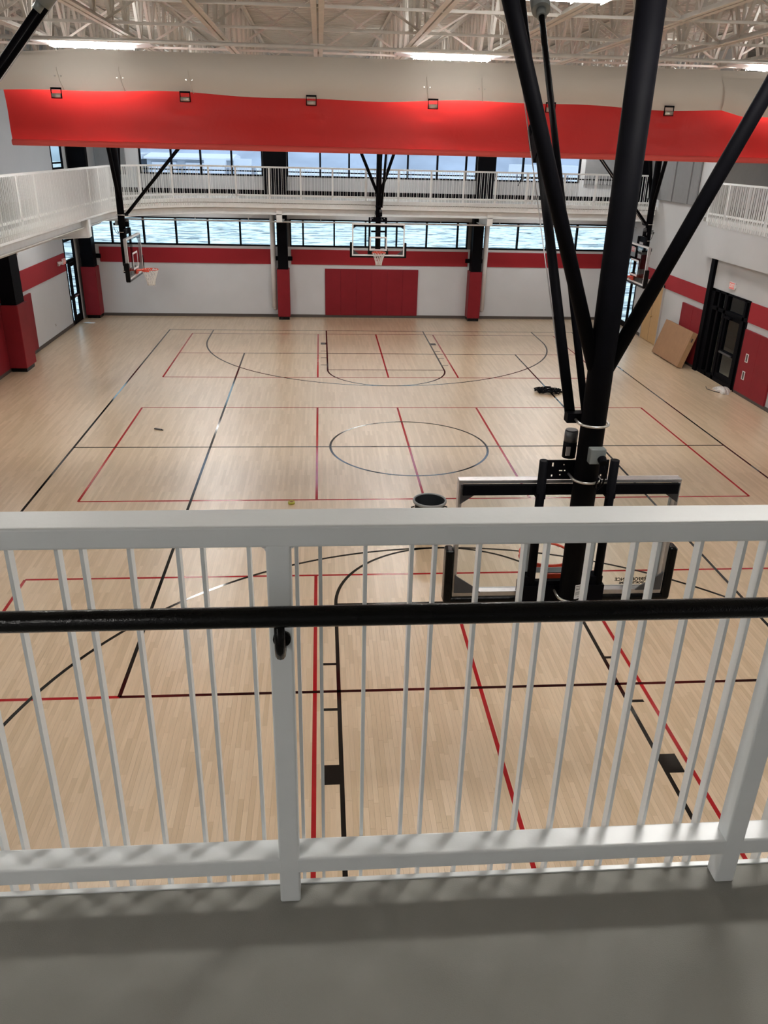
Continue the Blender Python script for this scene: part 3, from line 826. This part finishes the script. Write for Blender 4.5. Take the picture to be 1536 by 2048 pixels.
    bo.box(-bw, bw, y0, y1, z1-.045, z1); bo.box(-bw, bw, y0, y1, z0, z0+.045); bo.box(-bw, -bw+.045, y0, y1, z0+.045, z1-.045); bo.box(bw-.045, bw, y0, y1, z0+.045, z1-.045)
    bo.build('board_border', WPAINT, board)
    # padding along the bottom edge and up the corners
    pd = MB(); pd.box(-bw-.075, bw+.075, -.095, .025, z0-.06, z0-.002)
    pd.box(-bw-.075, -bw-.002, -.10, .025, z0-.05, z0+.45); pd.box(bw+.002, bw+.075, -.10, .025, z0-.05, z0+.45)
    pd.build('edge_padding', BLACKG, t, .022, 3)
    # rim, neck and hooks
    rc = .375; rr = .2286
    rm = MB(); pts = [(rr*math.cos(2*PI*i/40), rc+rr*math.sin(2*PI*i/40), 3.035) for i in range(40)]
    rm.path(pts, .0115, 10, closed=True)
    rm.prism([(-.13,.02),(.13,.02),(.12,.09),(.08,.165),(0,.15),(-.08,.165),(-.12,.09)], 3.0, 3.03)
    rm.box(-.11, .11, .008, .04, 2.92, 3.03)
    rm.path([(rr*math.cos(a)*.99, rc+rr*math.sin(a)*.99, 3.008) for a in [PI*.97+PI*1.06*i/28 for i in range(29)]], .021, 8)
    rim = rm.build('rim', RIM, t)
    hk = MB()
    for i in range(12):
        a = 2*PI*(i+.5)/12
        hk.path([(rr*math.cos(a+q)*1.0, rc+rr*math.sin(a+q)*1.0, 3.04-z_) for q, z_ in ((-.06,0),(-.03,.026),(0,.012),(.03,.026),(.06,0))], .004, 6)
    hk.build('net_hook', RIM if net else NET, rim)
    if net:
        nm = MB(); N = 12; rows = [(0.225, 3.035), (.20, 2.96), (.165, 2.87), (.13, 2.77), (.105, 2.67), (.10, 2.60)]
        for i in range(N):
            for s_ in (-1, 1):
                pp = []
                for j, (r_, z_) in enumerate(rows):
                    a = 2*PI*(i+.5+s_*(.5 if j % 2 else 0))/N; pp.append((r_*math.cos(a), rc+r_*math.sin(a), z_))
                nm.path(pp, .009, 5)
        nm.build('net', NET, rim)
    # motor, junction box with cable, label
    mo = MB().tube((-.075, my+.13, 4.16), (-.075, my+.13, 4.29), .052, 18).build('winch_motor', BLACK, t)
    MB().tube((-.075, my+.13, 4.29), (-.075, my+.13, 4.375), .051, 18).tube((-.075, my+.13, 4.375), (-.075, my+.13, 4.385), .045, 18).build('motor_cap', DKGREY, mo)
    MB().box(-.118, -.085, my+.072, my+.082, 4.19, 4.26).build('motor_plate', ALU, mo)
    jb = MB().box(-.005, .115, my-.16, my-.088, 4.205, 4.325).build('junction_box', GREYBOX, t, .008)
    MB().tube((.085, my-.16, 4.25), (.085, my-.21, 4.23), .034, 14, .028).build('power_plug', BLACK, jb)
    MB().path([(.085, my-.20, 4.23), (.115, my-.2, 4.14), (.12, my-.16, 4.04), (.095, my-.12, 3.98), (.08, my-.10, 4.0), (.10, my-.12, 4.08), (.125, my-.1, 4.05), (.12, my-.08, 3.97)], .007, 6).build('power_cable', BLACK, jb)
    lb = MB(); a0 = -PI/2+.05
    for i in range(6):
        a, b = a0+.8*i/6, a0+.8*(i+1)/6; R1 = .0942
        lb.add([(mx+R1*math.cos(a), my+R1*math.sin(a), 3.00), (mx+R1*math.cos(b), my+R1*math.sin(b), 3.00), (mx+R1*math.cos(b), my+R1*math.sin(b), 3.13), (mx+R1*math.cos(a), my+R1*math.sin(a), 3.13)], [(0,1,2,3)])
    lab = lb.build('warning_label', WHITE, t)
    lt = MB()
    for z in (3.112, 3.098, 3.083, 3.062, 3.054, 3.046, 3.036, 3.015):
        h_ = .008 if z in (3.112, 3.083) else .004
        for i in range(5):
            if z == 3.015 and not 1 < i < 4: continue
            a, b = a0+.08+.62*i/5, a0+.08+.62*(i+.85)/5; R1 = .0948
            lt.add([(mx+R1*math.cos(a), my+R1*math.sin(a), z), (mx+R1*math.cos(b), my+R1*math.sin(b), z), (mx+R1*math.cos(b), my+R1*math.sin(b), z+h_), (mx+R1*math.cos(a), my+R1*math.sin(a), z+h_)], [(0,1,2,3)])
    lt.build('label_print', DKGREY, lab)
    if text:
        def txt(s_, size, x, z):
            cu = bpy.data.curves.new('lettering', 'FONT'); cu.body = s_; cu.size = size; cu.align_x = 'LEFT'; cu.extrude = .0008; cu.offset = .0012
            tmp = bpy.data.objects.new('tmp', cu); COL.objects.link(tmp)
            dg = bpy.context.evaluated_depsgraph_get(); me = bpy.data.meshes.new_from_object(tmp.evaluated_get(dg))
            bpy.data.objects.remove(tmp)
            o = bpy.data.objects.new('lettering', me); COL.objects.link(o); o.parent = board
            # reads correctly from the court (+y side)
            o.rotation_euler = (PI/2, 0, PI); o.location = (x, .0035, z); me.materials.append(BLACK); return o
        txt('PERFORMANCE', .043, .82, 2.955); txt('SPORTS SYSTEMS', .029, .785, 2.925)
        em = MB(); em.box(.79, .865, .0025, .004, 2.993, 3.0); em.box(.80, .865, .0025, .004, 2.925, 2.932); em.box(.858, .865, .0025, .004, 2.932, 2.993)
        em.build('maker_emblem', BLACK, board)
    return t
hoop1 = make_basket(False, True, 'basketball hoop seen from behind, hanging close in front of the guardrail', .04)
hoop1.location = (-.01, 1.21, 0)
hoop2 = make_basket(True, False, 'basketball hoop facing us in the middle of the far end wall')
hoop2.location = (-.01, 24.4, 0); hoop2.rotation_euler = (0,0,PI)
def dup(src, loc, rz, label):
    c_ = copy_tree(src); c_.location = loc; c_.rotation_euler = (0,0,rz); c_['label'] = label; return c_
dup(hoop2, (-7.22, 19.2, 0), -PI/2, 'basketball hoop in profile hanging beside the left wall')
dup(hoop2, (7.22, 19.2, 0), PI/2, 'basketball hoop partly hidden by the near mast, beside the right wall')
dup(hoop2, (-7.31, 4.62, 0), -PI/2, 'basketball hoop whose braces alone cross the top left corner')
for hp in [o_ for o_ in COL.objects if o_.name.startswith('basketball_hoop')]: hp['group'] = 'ceiling-hung basketball hoops'

# ------------------------------------------------------------------ roof joists
ch = MB(); ya, yb = YF, YB
for s_ in (-1, 1):
    ch.box(s_*.055-.04, s_*.055+.04, ya, yb, 0, .012); ch.box(s_*.019-.004, s_*.019+.004, ya, yb, .012, .085)
chord_me = ch.mesh('bottom_chord', ROOFW)
ct = MB()
for s_ in (-1, 1):
    ct.box(s_*.055-.04, s_*.055+.04, ya, yb, 1.10, 1.112); ct.box(s_*.019-.004, s_*.019+.004, ya, yb, 1.03, 1.10)
top_me = ct.mesh('top_chord', ROOFW)
PAN = 1.22
wl = math.hypot(PAN/2, 1.0)
web_me = MB().box(-.028, .028, -.028, .028, 0, wl).mesh('web', ROOFW)
vert_me = MB().box(-.02, .02, -.02, .02, 0, 1.0).mesh('web', ROOFW)
ang = math.atan2(PAN/2, 1.0)
for k_ in range(-5, 7):
    x = -2.02+1.755*k_
    names = {-5:'white roof joist hard against the left wall', -4:'second white roof joist from the left wall', -3:'white roof joist crossing the very top left corner', -2:'white roof joist running down to the leftmost ceiling light', -1:'white roof joist just left of the one that points straight down the hall', 0:'white roof joist that points straight down the hall, left of centre', 1:'white roof joist that runs down to the left end of the middle light', 2:'white roof joist behind the left brace of the near hoop', 3:'white roof joist crossing behind the near mast', 4:'white roof joist passing right of the near mast', 5:'second white roof joist right of the near mast', 6:'white roof joist nearest the right wall'}
    t = thing('roof_joist', names[k_], 'roof joist', (x, 0, ZJ), group='open-web steel roof joists')
    inst('bottom_chord', chord_me, t, (x, 0, ZJ)); inst('top_chord', top_me, t, (x, 0, ZJ))
    y = 0.5; i = 0
    while y < YB-PAN:
        inst('web', web_me, t, (x, y, ZJ+.05), (-ang, 0, 0)); inst('web', web_me, t, (x, y+PAN, ZJ+.05), (ang, 0, 0))
        inst('web', vert_me, t, (x, y+PAN/2+.61, ZJ+.05))
        y += PAN
# cross bridging between the joists
for r_, yb_ in enumerate((3.2, 8.4, 10.9, 14.6, 19.8, 24.8)):
    t = thing('joist_bridging', ['row of cross bracing between roof joists nearest the camera', 'second row of cross bracing between roof joists', 'row of cross bracing between roof joists just before the curtain', 'row of cross bracing between roof joists just behind the curtain', 'row of cross bracing between roof joists over the far half', 'row of cross bracing between roof joists at the far wall'][r_], 'bridging', (0, yb_, ZJ), group='cross bridging rows')
    MB().bar((-10.8, yb_, ZJ+.02), (8.6, yb_, ZJ+.02), .04, .04).build('bridging_angle', ROOFW, t)
    MB().bar((-10.8, yb_+.06, ZJ+1.07), (8.6, yb_+.06, ZJ+1.07), .04, .04).build('bridging_angle', ROOFW, t)
    bl = math.hypot(1.755-.08, .98); ba = math.atan2(1.755-.08, .98)
    bm = MB().box(-.018, .018, -.018, .018, 0, bl).mesh('diagonal', ROOFW)
    for k_ in range(-5, 6):
        x = -2.02+1.755*k_
        inst('diagonal', bm, t, (x+.04, yb_, ZJ+.06), (0, ba, 0)); inst('diagonal', bm, t, (x+1.755-.04, yb_+.045, ZJ+.06), (0, -ba, 0))

# ------------------------------------------------------------------ ceiling lights
def make_light():
    t = thing('ceiling_light', 'long white ceiling light', 'light')
    h_ = MB(); h_.box(-1.12, 1.12, -.30, .30, .075, .11)
    for s_ in (-1, 1):
        h_.prism([(s_*1.12, .075), (s_*.76, .030), (s_*.755, .030), (s_*1.11, .075)], -.26, .26, 'y')
    h_.build('housing', WHITE, t, recalc=True)
    for a, b in ((-.73, -.38), (-.36, -.01), (.01, .36), (.38, .73)):
        MB().prism([(-.20, .074), (-.19, .02), (-.14, 0), (.14, 0), (.19, .02), (.20, .074)], a, b, 'x').build('lens', LAMPM, t, recalc=True)
    MB().box(-.6, .6, -.05, .05, .111, .122).build('uplight_lens', UPLAMP, t)
    gd = MB()
    for x in (-.735, -.37, 0, .37, .735): gd.box(x-.006, x+.006, -.24, .24, -.010, -.002); gd.box(x-.006, x+.006, -.24, -.23, -.010, .075); gd.box(x-.006, x+.006, .23, .24, -.010, .075)
    gd.build('wire_guard', ROOFW, t)
    sp = MB()
    for x in (-.8, .8): sp.tube((x, 0, .11), (x, 0, .22), .006, 6)
    sp.build('hanger', ROOFW, t)
    return t
L0 = make_light()
rows = (-7.6, -.5, 5.98, 13.15, 20.1, 26.6); cols = (-6.3, .6, 7.45); first = True
rn = {-7.6:'unseen row added behind the camera', -.5:'row above the near railing', 5.98:'row half way to the curtain', 13.15:'row just behind the curtain', 20.1:'row hidden behind the curtain', 26.6:'row over the far track'}
cn = {-6.3:'left', .6:'middle', 7.45:'right'}
for yy in rows:
    for xx in cols:
        if yy < -5 and abs(xx) < 1: continue      # rear row, added to brighten the railing fronts, leaves its middle fixture out
        o = L0 if first else copy_tree(L0); first = False
        o.location = (xx, yy, 7.93); o['label'] = 'long white ceiling light, %s one in the %s' % (cn[xx], rn[yy]); o['group'] = 'linear ceiling lights'

# ------------------------------------------------------------------ divider curtain rolled up under the roof
CYd = 12.8
def curtain():
    t = thing('divider_curtain', 'red and off-white divider curtain gathered up under the roof across the hall', 'curtain', (0, CYd, 6.2))
    xa, xb = -7.97, 9.9
    def redf(u_, v_):
        x = xa+.02+(xb-xa-.02)*u_; z = 7.26-(7.26-6.21)*v_
        y = CYd-.02+.035*math.sin(v_*5)+.012*math.sin(x*1.3+v_*2)+.010*math.sin(x*3.1-v_*4)*v_
        for xc in (-4.55, .2, 4.93, -2.16, 2.53):      # puckers under the straps
            d = abs(x-xc)
            if d < .35: y -= .035*math.cos(d/.35*PI/2)*max(0, 1-abs(v_-.35)*2.2)*(1 if math.sin(v_*9) > -.3 else .4)
        x -= .10*v_*0 if u_ > 0 else -.06*v_
        return (x, y, z)
    MB().grid(redf, 220, 22).build('vinyl_skirt', VINYL, t)
    hem = MB(); hem.path([(xa+.07+(xb-xa-.07)*i/60, CYd+.012*math.sin((xa+(xb-xa)*i/60)*1.3+2)-.05, 6.262) for i in range(61)], .058, 10)
    hem.build('hem_pocket', VINYLH, t)
    def whf(u_, v_):
        x = xa-.02+(xb-xa+.02)*u_; z = 7.865-(7.865-7.17)*v_+.03*math.sin(x*.9)*v_+.015*math.sin(x*2.3)*v_
        z += (.10*max(0, (-6.5-x)/1.4))*(-1 if v_ < .1 else 0)
        y = CYd-.08-.16*math.sin(PI*min(1, v_*1.05))**.8+.01*math.sin(x*2.1)
        return (x, y, z)
    MB().grid(whf, 200, 14).build('mesh_panel', MESHW, t)
    def ovf(u_, v_):
        x = 5.95+(xb-5.95)*u_; z = 7.78-(7.78-(7.06+.10*(1-min(1, u_*9))))*v_
        y = CYd-.13-.17*math.sin(PI*min(1, v_*1.02))**.8
        return (x+.15*(v_-.5)*(1-u_), y, z)
    MB().grid(ovf, 60, 12).build('mesh_overlap', MESHW, t)
    MB().tube((-8.4, CYd, 8.03), (9.9, CYd, 8.03), .035, 12).build('track_pipe', ROOFW, t)
    cm = MB()
    for k_ in range(-3, 7):
        x = -2.02+1.755*k_; cm.box(x-.14, x+.14, CYd-.06, CYd+.06, 8.06, 8.085)
    cm.build('pipe_clamp', ROOFW, t)
    for xc in (-6.93, -4.55, -2.16, .2, 2.53, 4.93, 7.3):
        m = MB(); z = 7.165
        m.box(xc-.10, xc-.085, CYd-.17, CYd-.155, z-.135, z+.05); m.box(xc+.085, xc+.10, CYd-.17, CYd-.155, z-.135, z+.05); m.box(xc-.085, xc+.085, CYd-.17, CYd-.155, z+.02, z+.05); m.box(xc-.085, xc+.085, CYd-.165, CYd-.155, z-.135, z-.115)
        o = m.build('lift_strap', BLACK, t)
        MB().tube((xc-.083, CYd-.165, z-.085), (xc+.083, CYd-.165, z-.085), .040, 12).build('roller_buckle', ZINC, o)
    for xc in (-6.85, -5.72, -4.45, .05, 1.12, 7.0):
        MB().path([(xc, CYd-.04, 7.93), (xc-.01, CYd-.16, 7.75), (xc, CYd-.255, 7.52), (xc+.03, CYd-.21, 7.3), (xc+.06, CYd-.12, 7.18)], .006, 6).build('lift_cord', MESHW, t)
        g_ = MB()
        for s_ in (-.055, .055): g_.tube((xc+s_+.01, CYd-.24, 7.40), (xc+s_+.01, CYd-.27, 7.40), .014, 10)
        g_.build('grommet', ZINC, t)
curtain()

# ------------------------------------------------------------------ pipes, signs and plates
o = MB(); o.tube((XL+1.2, 26.2, 3.80), (9.8, 26.2, 3.80), .030, 10)
for x in (-6.5, -2.0, 2.4, 6.9): o.tube((x, 26.2, 3.8), (x, 26.2, 4.28), .008, 6)
for x in (-4.6, -.2, 4.6): o.tube((x, 26.2, 3.83), (x, 26.2, 3.93), .014, 8)
tag(o.build('sprinkler_pipe', WHITE), 'white sprinkler pipe running across the lower far windows', 'pipe')
o = MB(); o.tube((-9.8, 12, 3.68), (-9.8, 26.0, 3.68), .030, 10)
for y in (14.5, 17, 20.6, 23): o.tube((-9.8, y, 3.68), (-9.8, y, 4.28), .008, 6); o.tube((-9.8, y+.4, 3.60), (-9.8, y+.4, 3.68), .014, 8)
tag(o.build('sprinkler_pipe', WHITE), 'white sprinkler pipe under the left track', 'pipe')
for x, lb_ in ((-3.86, 'white round downpipe beside the left far column'), (4.50, 'white round downpipe beside the right far column')):
    o = MB(); o.tube((x, 27.98, .42), (x, 27.98, 4.28), .10, 18); o.tube((x, 27.98, .46), (x+.02, 28.10, .36), .085, 14)
    tag(o.build('downpipe', WHITE), lb_, 'pipe')
STRIPM = mat('strip_lens', (.9,.9,.9), .4, var=.01, emit=(1.0,.98,.95), estr=26.0)
def strip_light(label, x, y, along_x):
    t = thing('strip_light', label, 'light', (x, y, 4.27), group='strip lights under the running track')
    L = 1.15
    a, b = ((L, .06), (L-.02, .05)) if along_x else ((.06, L), (.05, L-.02))
    MB().box(x-a[0], x+a[0], y-a[1], y+a[1], 4.215, 4.29).build('housing', WHITE, t)
    MB().box(x-b[0], x+b[0], y-b[1], y+b[1], 4.175, 4.215).build('lens', STRIPM, t)
for i, x in enumerate((-6.6, -.1, 6.6)):
    strip_light(('slim strip light under the far track at its left end', 'slim strip light under the middle of the far track', 'slim strip light under the far track at its right end')[i], x, 26.75, True)
for i, y in enumerate((9.0, 15.0, 22.3)):
    strip_light(('slim strip light under the left track nearest the camera', 'slim strip light under the middle of the left track', 'slim strip light under the left track near its far corner')[i], -10.2, y, False)
def exit_sign(label, loc, ry):
    t = thing('exit_sign', label, 'sign', loc, ry)
    MB().box(-.16, .16, -.02, .02, -.1, .1).build('sign_box', WHITE, t, .006)
    for s_ in (-1, 1):
        MB().box(-.15, .15, min(s_*.02, s_*.024), max(s_*.02, s_*.024), -.09, .09).build('sign_face', SIGNR, t)
        cu = bpy.data.curves.new('lettering', 'FONT'); cu.body = 'EXIT'; cu.size = .135; cu.align_x = 'CENTER'; cu.align_y = 'CENTER'; cu.extrude = .001; cu.offset = .003
        tmp = bpy.data.objects.new('tmp', cu); COL.objects.link(tmp)
        me = bpy.data.meshes.new_from_object(tmp.evaluated_get(bpy.context.evaluated_depsgraph_get())); bpy.data.objects.remove(tmp)
        o = bpy.data.objects.new('lettering', me); COL.objects.link(o); o.parent = t; me.materials.append(SIGNT)
        o.rotation_euler = (PI/2, 0, 0 if s_ < 0 else PI); o.location = (0, s_*.0255, 0)
    MB().box(.155, .185, -.03, .03, -.05, .05).build('canopy_mount', WHITE, t)
exit_sign('small red exit sign on the left wall by the glass door', (XL+.06, 25.8, 2.36), PI/2)
exit_sign('small red exit sign on the right wall above the black glass door', (XR-.03, 18.65, 2.86), -PI/2)
exit_sign('small red exit sign high on the right wall behind the right hoop', (XR-.05, 26.8, 2.98), -PI/2)
t = thing('emergency_light', 'white twin-head emergency light on the red band of the left wall', 'emergency light', (XL, 25.2, 2.35))
m = MB(); m.box(XL+.03, XL+.08, 25.14, 25.26, 2.28, 2.42); m.build('case', WHITE, t)
for y in (25.08, 25.32): MB().tube((XL+.06, y, 2.40), (XL+.15, y, 2.35), .035, 12, .055).build('lamp_head', WHITE, t)
def plate_(label, loc, ax):
    t = thing('outlet_plate', label, 'outlet', loc)
    x, y, z = loc
    if ax == 'y':
        MB().box(x-.045, x+.045, y-.008, y, z-.07, z+.07).build('plate', WHITE, t); MB().box(x-.022, x+.022, y-.011, y-.008, z-.045, z+.045).build('socket', DKGREY, t)
    else:
        MB().box(x, x+.008, y-.045, y+.045, z-.07, z+.07).build('plate', WHITE, t); MB().box(x+.008, x+.011, y-.022, y+.022, z-.045, z+.045).build('socket', DKGREY, t)
plate_('small outlet plate low on the far wall at the right', (7.72, YB, .46), 'y')
plate_('small outlet plate low on the left wall', (XL, 24.1, .44), 'x')

# ------------------------------------------------------------------ things on the court
t = thing('trash_can', 'round dark grey trash can without a lid on the court', 'trash can', (-.15, 7.98, 0))
c_ = (-.15, 7.98, 0)
MB().lathe([(.0,.0),(.215,.0),(.225,.02),(.262,.70),(.268,.74),(.262,.752),(.252,.74),(.21,.03),(0,.03)], c_, 40).build('body', GREYP, t, recalc=False)
MB().lathe([(.268,.715),(.292,.72),(.298,.745),(.290,.765),(.272,.768),(.262,.755),(.262,.735)], c_, 40).build('rim', GREYR, t)
for s_ in (-1, 1):
    MB().path([(c_[0]+s_*.262, c_[1]-.07, .60), (c_[0]+s_*.31, c_[1]-.05, .60), (c_[0]+s_*.31, c_[1]+.05, .60), (c_[0]+s_*.262, c_[1]+.07, .60)], .013, 8).build('handle', GREYP, t)

# long flat carton leaning against the right-hand pad
t = thing('cardboard_box', 'large flat cardboard box leaning against the red pad on the right wall', 'box', (9.65, 21.2, 0))
def lean():
    y0, y1 = 20.15, 22.35; x0 = 9.52; hgt = 1.17; th = .17
    tip = math.atan2(.34, 1.12); ca, sa = math.cos(tip), math.sin(tip)
    def P(u_, y, d): return (x0+u_*sa+d*ca, y, .001+u_*ca+(th-d)*0-d*sa*1.0+th*sa)
    v = []
    for y in (y0, y1): v += [P(0,y,0), P(0,y,th), P(hgt,y,th), P(hgt,y,0)]
    fs = [(0,1,2,3),(7,6,5,4),(0,4,5,1),(1,5,6,2),(2,6,7,3),(3,7,4,0)]
    MB().add(v, fs).build('carton', CARD, t, .006, 2, recalc=True)
    m = MB()
    def quad(a, b, c2, d): m.add([a, b, c2, d], [(0,1,2,3)])
    quad(P(.002, y0-.002, .0), P(hgt, y0-.002, .0), P(hgt, y0-.002, th), P(.002, y0-.002, th))
    m.build('end_flap', CARDE, t)
    m = MB(); e = -.002
    quad2 = [P(0, y0+.18, e), P(hgt, y0+.18, e), P(hgt, y0+.19, e), P(0, y0+.19, e)]
    m.add(quad2, [(0,1,2,3)]); m.build('flap_edge', CARDE, t)
    m = MB(); m.add([P(.86, y0-.004, .05), P(.98, y0-.004, .05), P(.98, y0-.004, .10), P(.86, y0-.004, .10)], [(0,1,2,3)]); m.build('hand_hole', BASEB, t)
lean()
# heap of black straps
m = MB(); random.seed(11)
cx0, cy0 = 4.5, 17.35
for i in range(9):
    pts = []; a0 = random.uniform(0, 6.28); r0 = random.uniform(.10, .30)
    ox, oy = random.uniform(-.14, .10), random.uniform(-.08, .08)
    for j in range(15):
        a = a0+j*.42; r_ = r0*(1+.3*math.sin(j*1.7+i))
        pts.append((cx0+ox+r_*1.1*math.cos(a), cy0+oy+r_*.9*math.sin(a), .02+.085*abs(math.sin(j*.9+i))*(1-.5*r_)))
    m.path(pts, .016, 6)
m.path([(cx0+.1, cy0, .02), (cx0+.25, cy0-.03, .03), (cx0+.36, cy0-.02, .02), (cx0+.48, cy0-.04, .02)], .022, 6)
tag(m.build('strap_heap', BLACK), 'tangled heap of black straps on the court near the volleyball corner', 'strap')
# small things left on the floor
t = thing('pocket_tool', 'small dark object lying on the court at the left', 'tool', (-5.97, 14.05, 0))
MB().bar((-6.06, 14.10, .015), (-5.88, 14.0, .015), .05, .028).build('body', DKGREY, t, .004); MB().bar((-5.90, 14.01, .012), (-5.84, 13.98, .012), .03, .018).build('tip', BLACK, t)
t = thing('tape_roll', 'small yellow-green roll of tape on the court just beyond the railing', 'tape', (-2.62, 9.58, 0))
MB().lathe([(.04,0),(.065,0),(.065,.045),(.04,.045),(.04,0)], (-2.62, 9.58, 0), 24).build('tape', TAPE, t)
MB().lathe([(.036,.002),(.04,.002),(.04,.043),(.036,.043),(.036,.002)], (-2.62, 9.58, 0), 24).build('core', CARDE, t)
m = MB(); m.grid(lambda u_, v_: (-11.05+.4*u_+.05*v_, 26.6+.22*v_-.03*u_, .006+.03*max(0, u_-.6)*v_+.008*math.sin(u_*5)), 8, 5)
tag(m.build('paper_sheet', PAPER), 'white sheet of paper on the floor before the left glass door', 'paper')
m = MB()
def bagf(u_, v_):
    a = 2*PI*u_; r_ = .26*math.sin(PI*(.06+.94*v_)*.5+.0)*(1+.22*math.sin(3*a+1)+.13*math.sin(7*a+v_*5)); z = .15*(1-v_**1.5)*(1+.25*math.sin(5*a)*v_)
    return (9.78+r_*.75*math.cos(a), 17.45+r_*1.15*math.sin(a), max(.004, z))
m.grid(bagf, 40, 10)
tag(m.build('plastic_bag', BAG), 'crumpled clear plastic bag on the floor by the black glass door', 'bag')
tag(MB().path([(9.50, 17.95, .012), (9.42, 17.7, .012), (9.52, 17.45, .012), (9.62, 17.3, .012)], .012, 6).build('cord_end', BASEB), 'short dark strip lying beside the plastic bag', 'strip')

# ------------------------------------------------------------------ outside
g = MB(); g.box(-400, 400, YB+.4, 420, -.9, -.5); g.box(-400, XL-.4, -60, YB+.4, -.9, -.5); g.box(14.2, 400, -60, YB+.4, -.9, -.5)
tag(struct('ground', g, SNOW), None)
t = thing('warehouse', 'long white building with snowy roof seen through the upper left window', 'building', (-20, 122, -.5))
MB().box(-25.9, -14.3, 118, 128, -.5, 3.9).build('wall', BLDG, t)
MB().prism([(117.4, 3.6), (128.6, 3.6), (128.6, 4.0), (123, 4.35), (117.4, 3.85)], -26.2, -14.0, 'x').build('roof', BLDR, t, recalc=True)
for a, b in ((-25.2, -21.9), (-20.6, -17.6)):
    MB().box(a, b, 117.9, 118, 1.2, 3.2).build('garage_door', BLDR, t)
    MB().box(a-.12, b+.12, 117.85, 117.95, 3.2, 3.32).build('door_header', BLDD, t)
t = thing('annex', 'low white annex beside the long white building outside', 'building', (-30, 122, -.5))
MB().box(-33, -26.9, 119, 128, -.5, 3.5).build('wall', BLDD, t); MB().box(-33.4, -26.7, 118.5, 128.5, 3.5, 4.2).build('roof', BLDR, t)
def truck(label, x, y, L):
    t = thing('truck', label, 'truck', (x, y, 0), group='white trucks parked outside')
    MB().box(x-L*.5, x+L*.25, y-1, y+1, .6, 3.6).build('cargo_box', BLDR, t)
    MB().prism([(x+L*.25, .6), (x+L*.5, .6), (x+L*.5, 1.7), (x+L*.40, 2.7), (x+L*.25, 2.8)], y-.95, y+.95, 'y').build('cab', BLDG, t, recalc=True)
    for q in (-.35, .35):
        MB().tube((x+L*q, y-1.02, .1), (x+L*q, y+1.02, .1), .5, 12).build('wheel', BLDD, t)
    MB().box(x+L*.29, x+L*.39, y-.97, y-.955, 1.8, 2.5).build('window', BLDD, t)
truck('white truck outside, nearest the long white building', -15.4, 112, 3.6)
truck('white truck outside, middle of the three', -12.0, 114, 3.0)
truck('white truck outside, farthest right of the three', -8.6, 116, 3.0)
t = thing('bus_shelter', 'low white structure outside the right upper window', 'building', (30, 120, -.5))
MB().box(26, 36, 119, 123, 2.6, 3.9).build('roof', BLDR, t)
for x in (26.5, 29, 31.5, 34, 35.7): MB().box(x-.1, x+.1, 119.2, 119.4, -.5, 2.6).build('post', BLDD, t)
g = MB(); g.box(-60, 60, 108, 135, -.5, .5); struct('ground_terrace', g, SNOW)
for o_ in COL.objects:
    if o_.type == 'EMPTY' and o_.get('category') in ('building', 'truck'): o_.location.z += .9 if o_['category'] == 'truck' else .6
hm = MB(); random.seed(3)
def hill(u_, v_):
    x = -420+840*u_; z = -.6+(26+6*math.sin(x*.013)+3*math.sin(x*.047+1)+1.2*math.sin(x*.21))*v_**.8
    return (x, 300+90*v_, z)
hm.grid(hill, 160, 10)
tag(hm.build('hillside', HILL), 'hazy blue-grey wooded hillside beyond the windows', 'hill')

for o_ in bpy.data.objects:
    if '_w' in o_: del o_['_w']
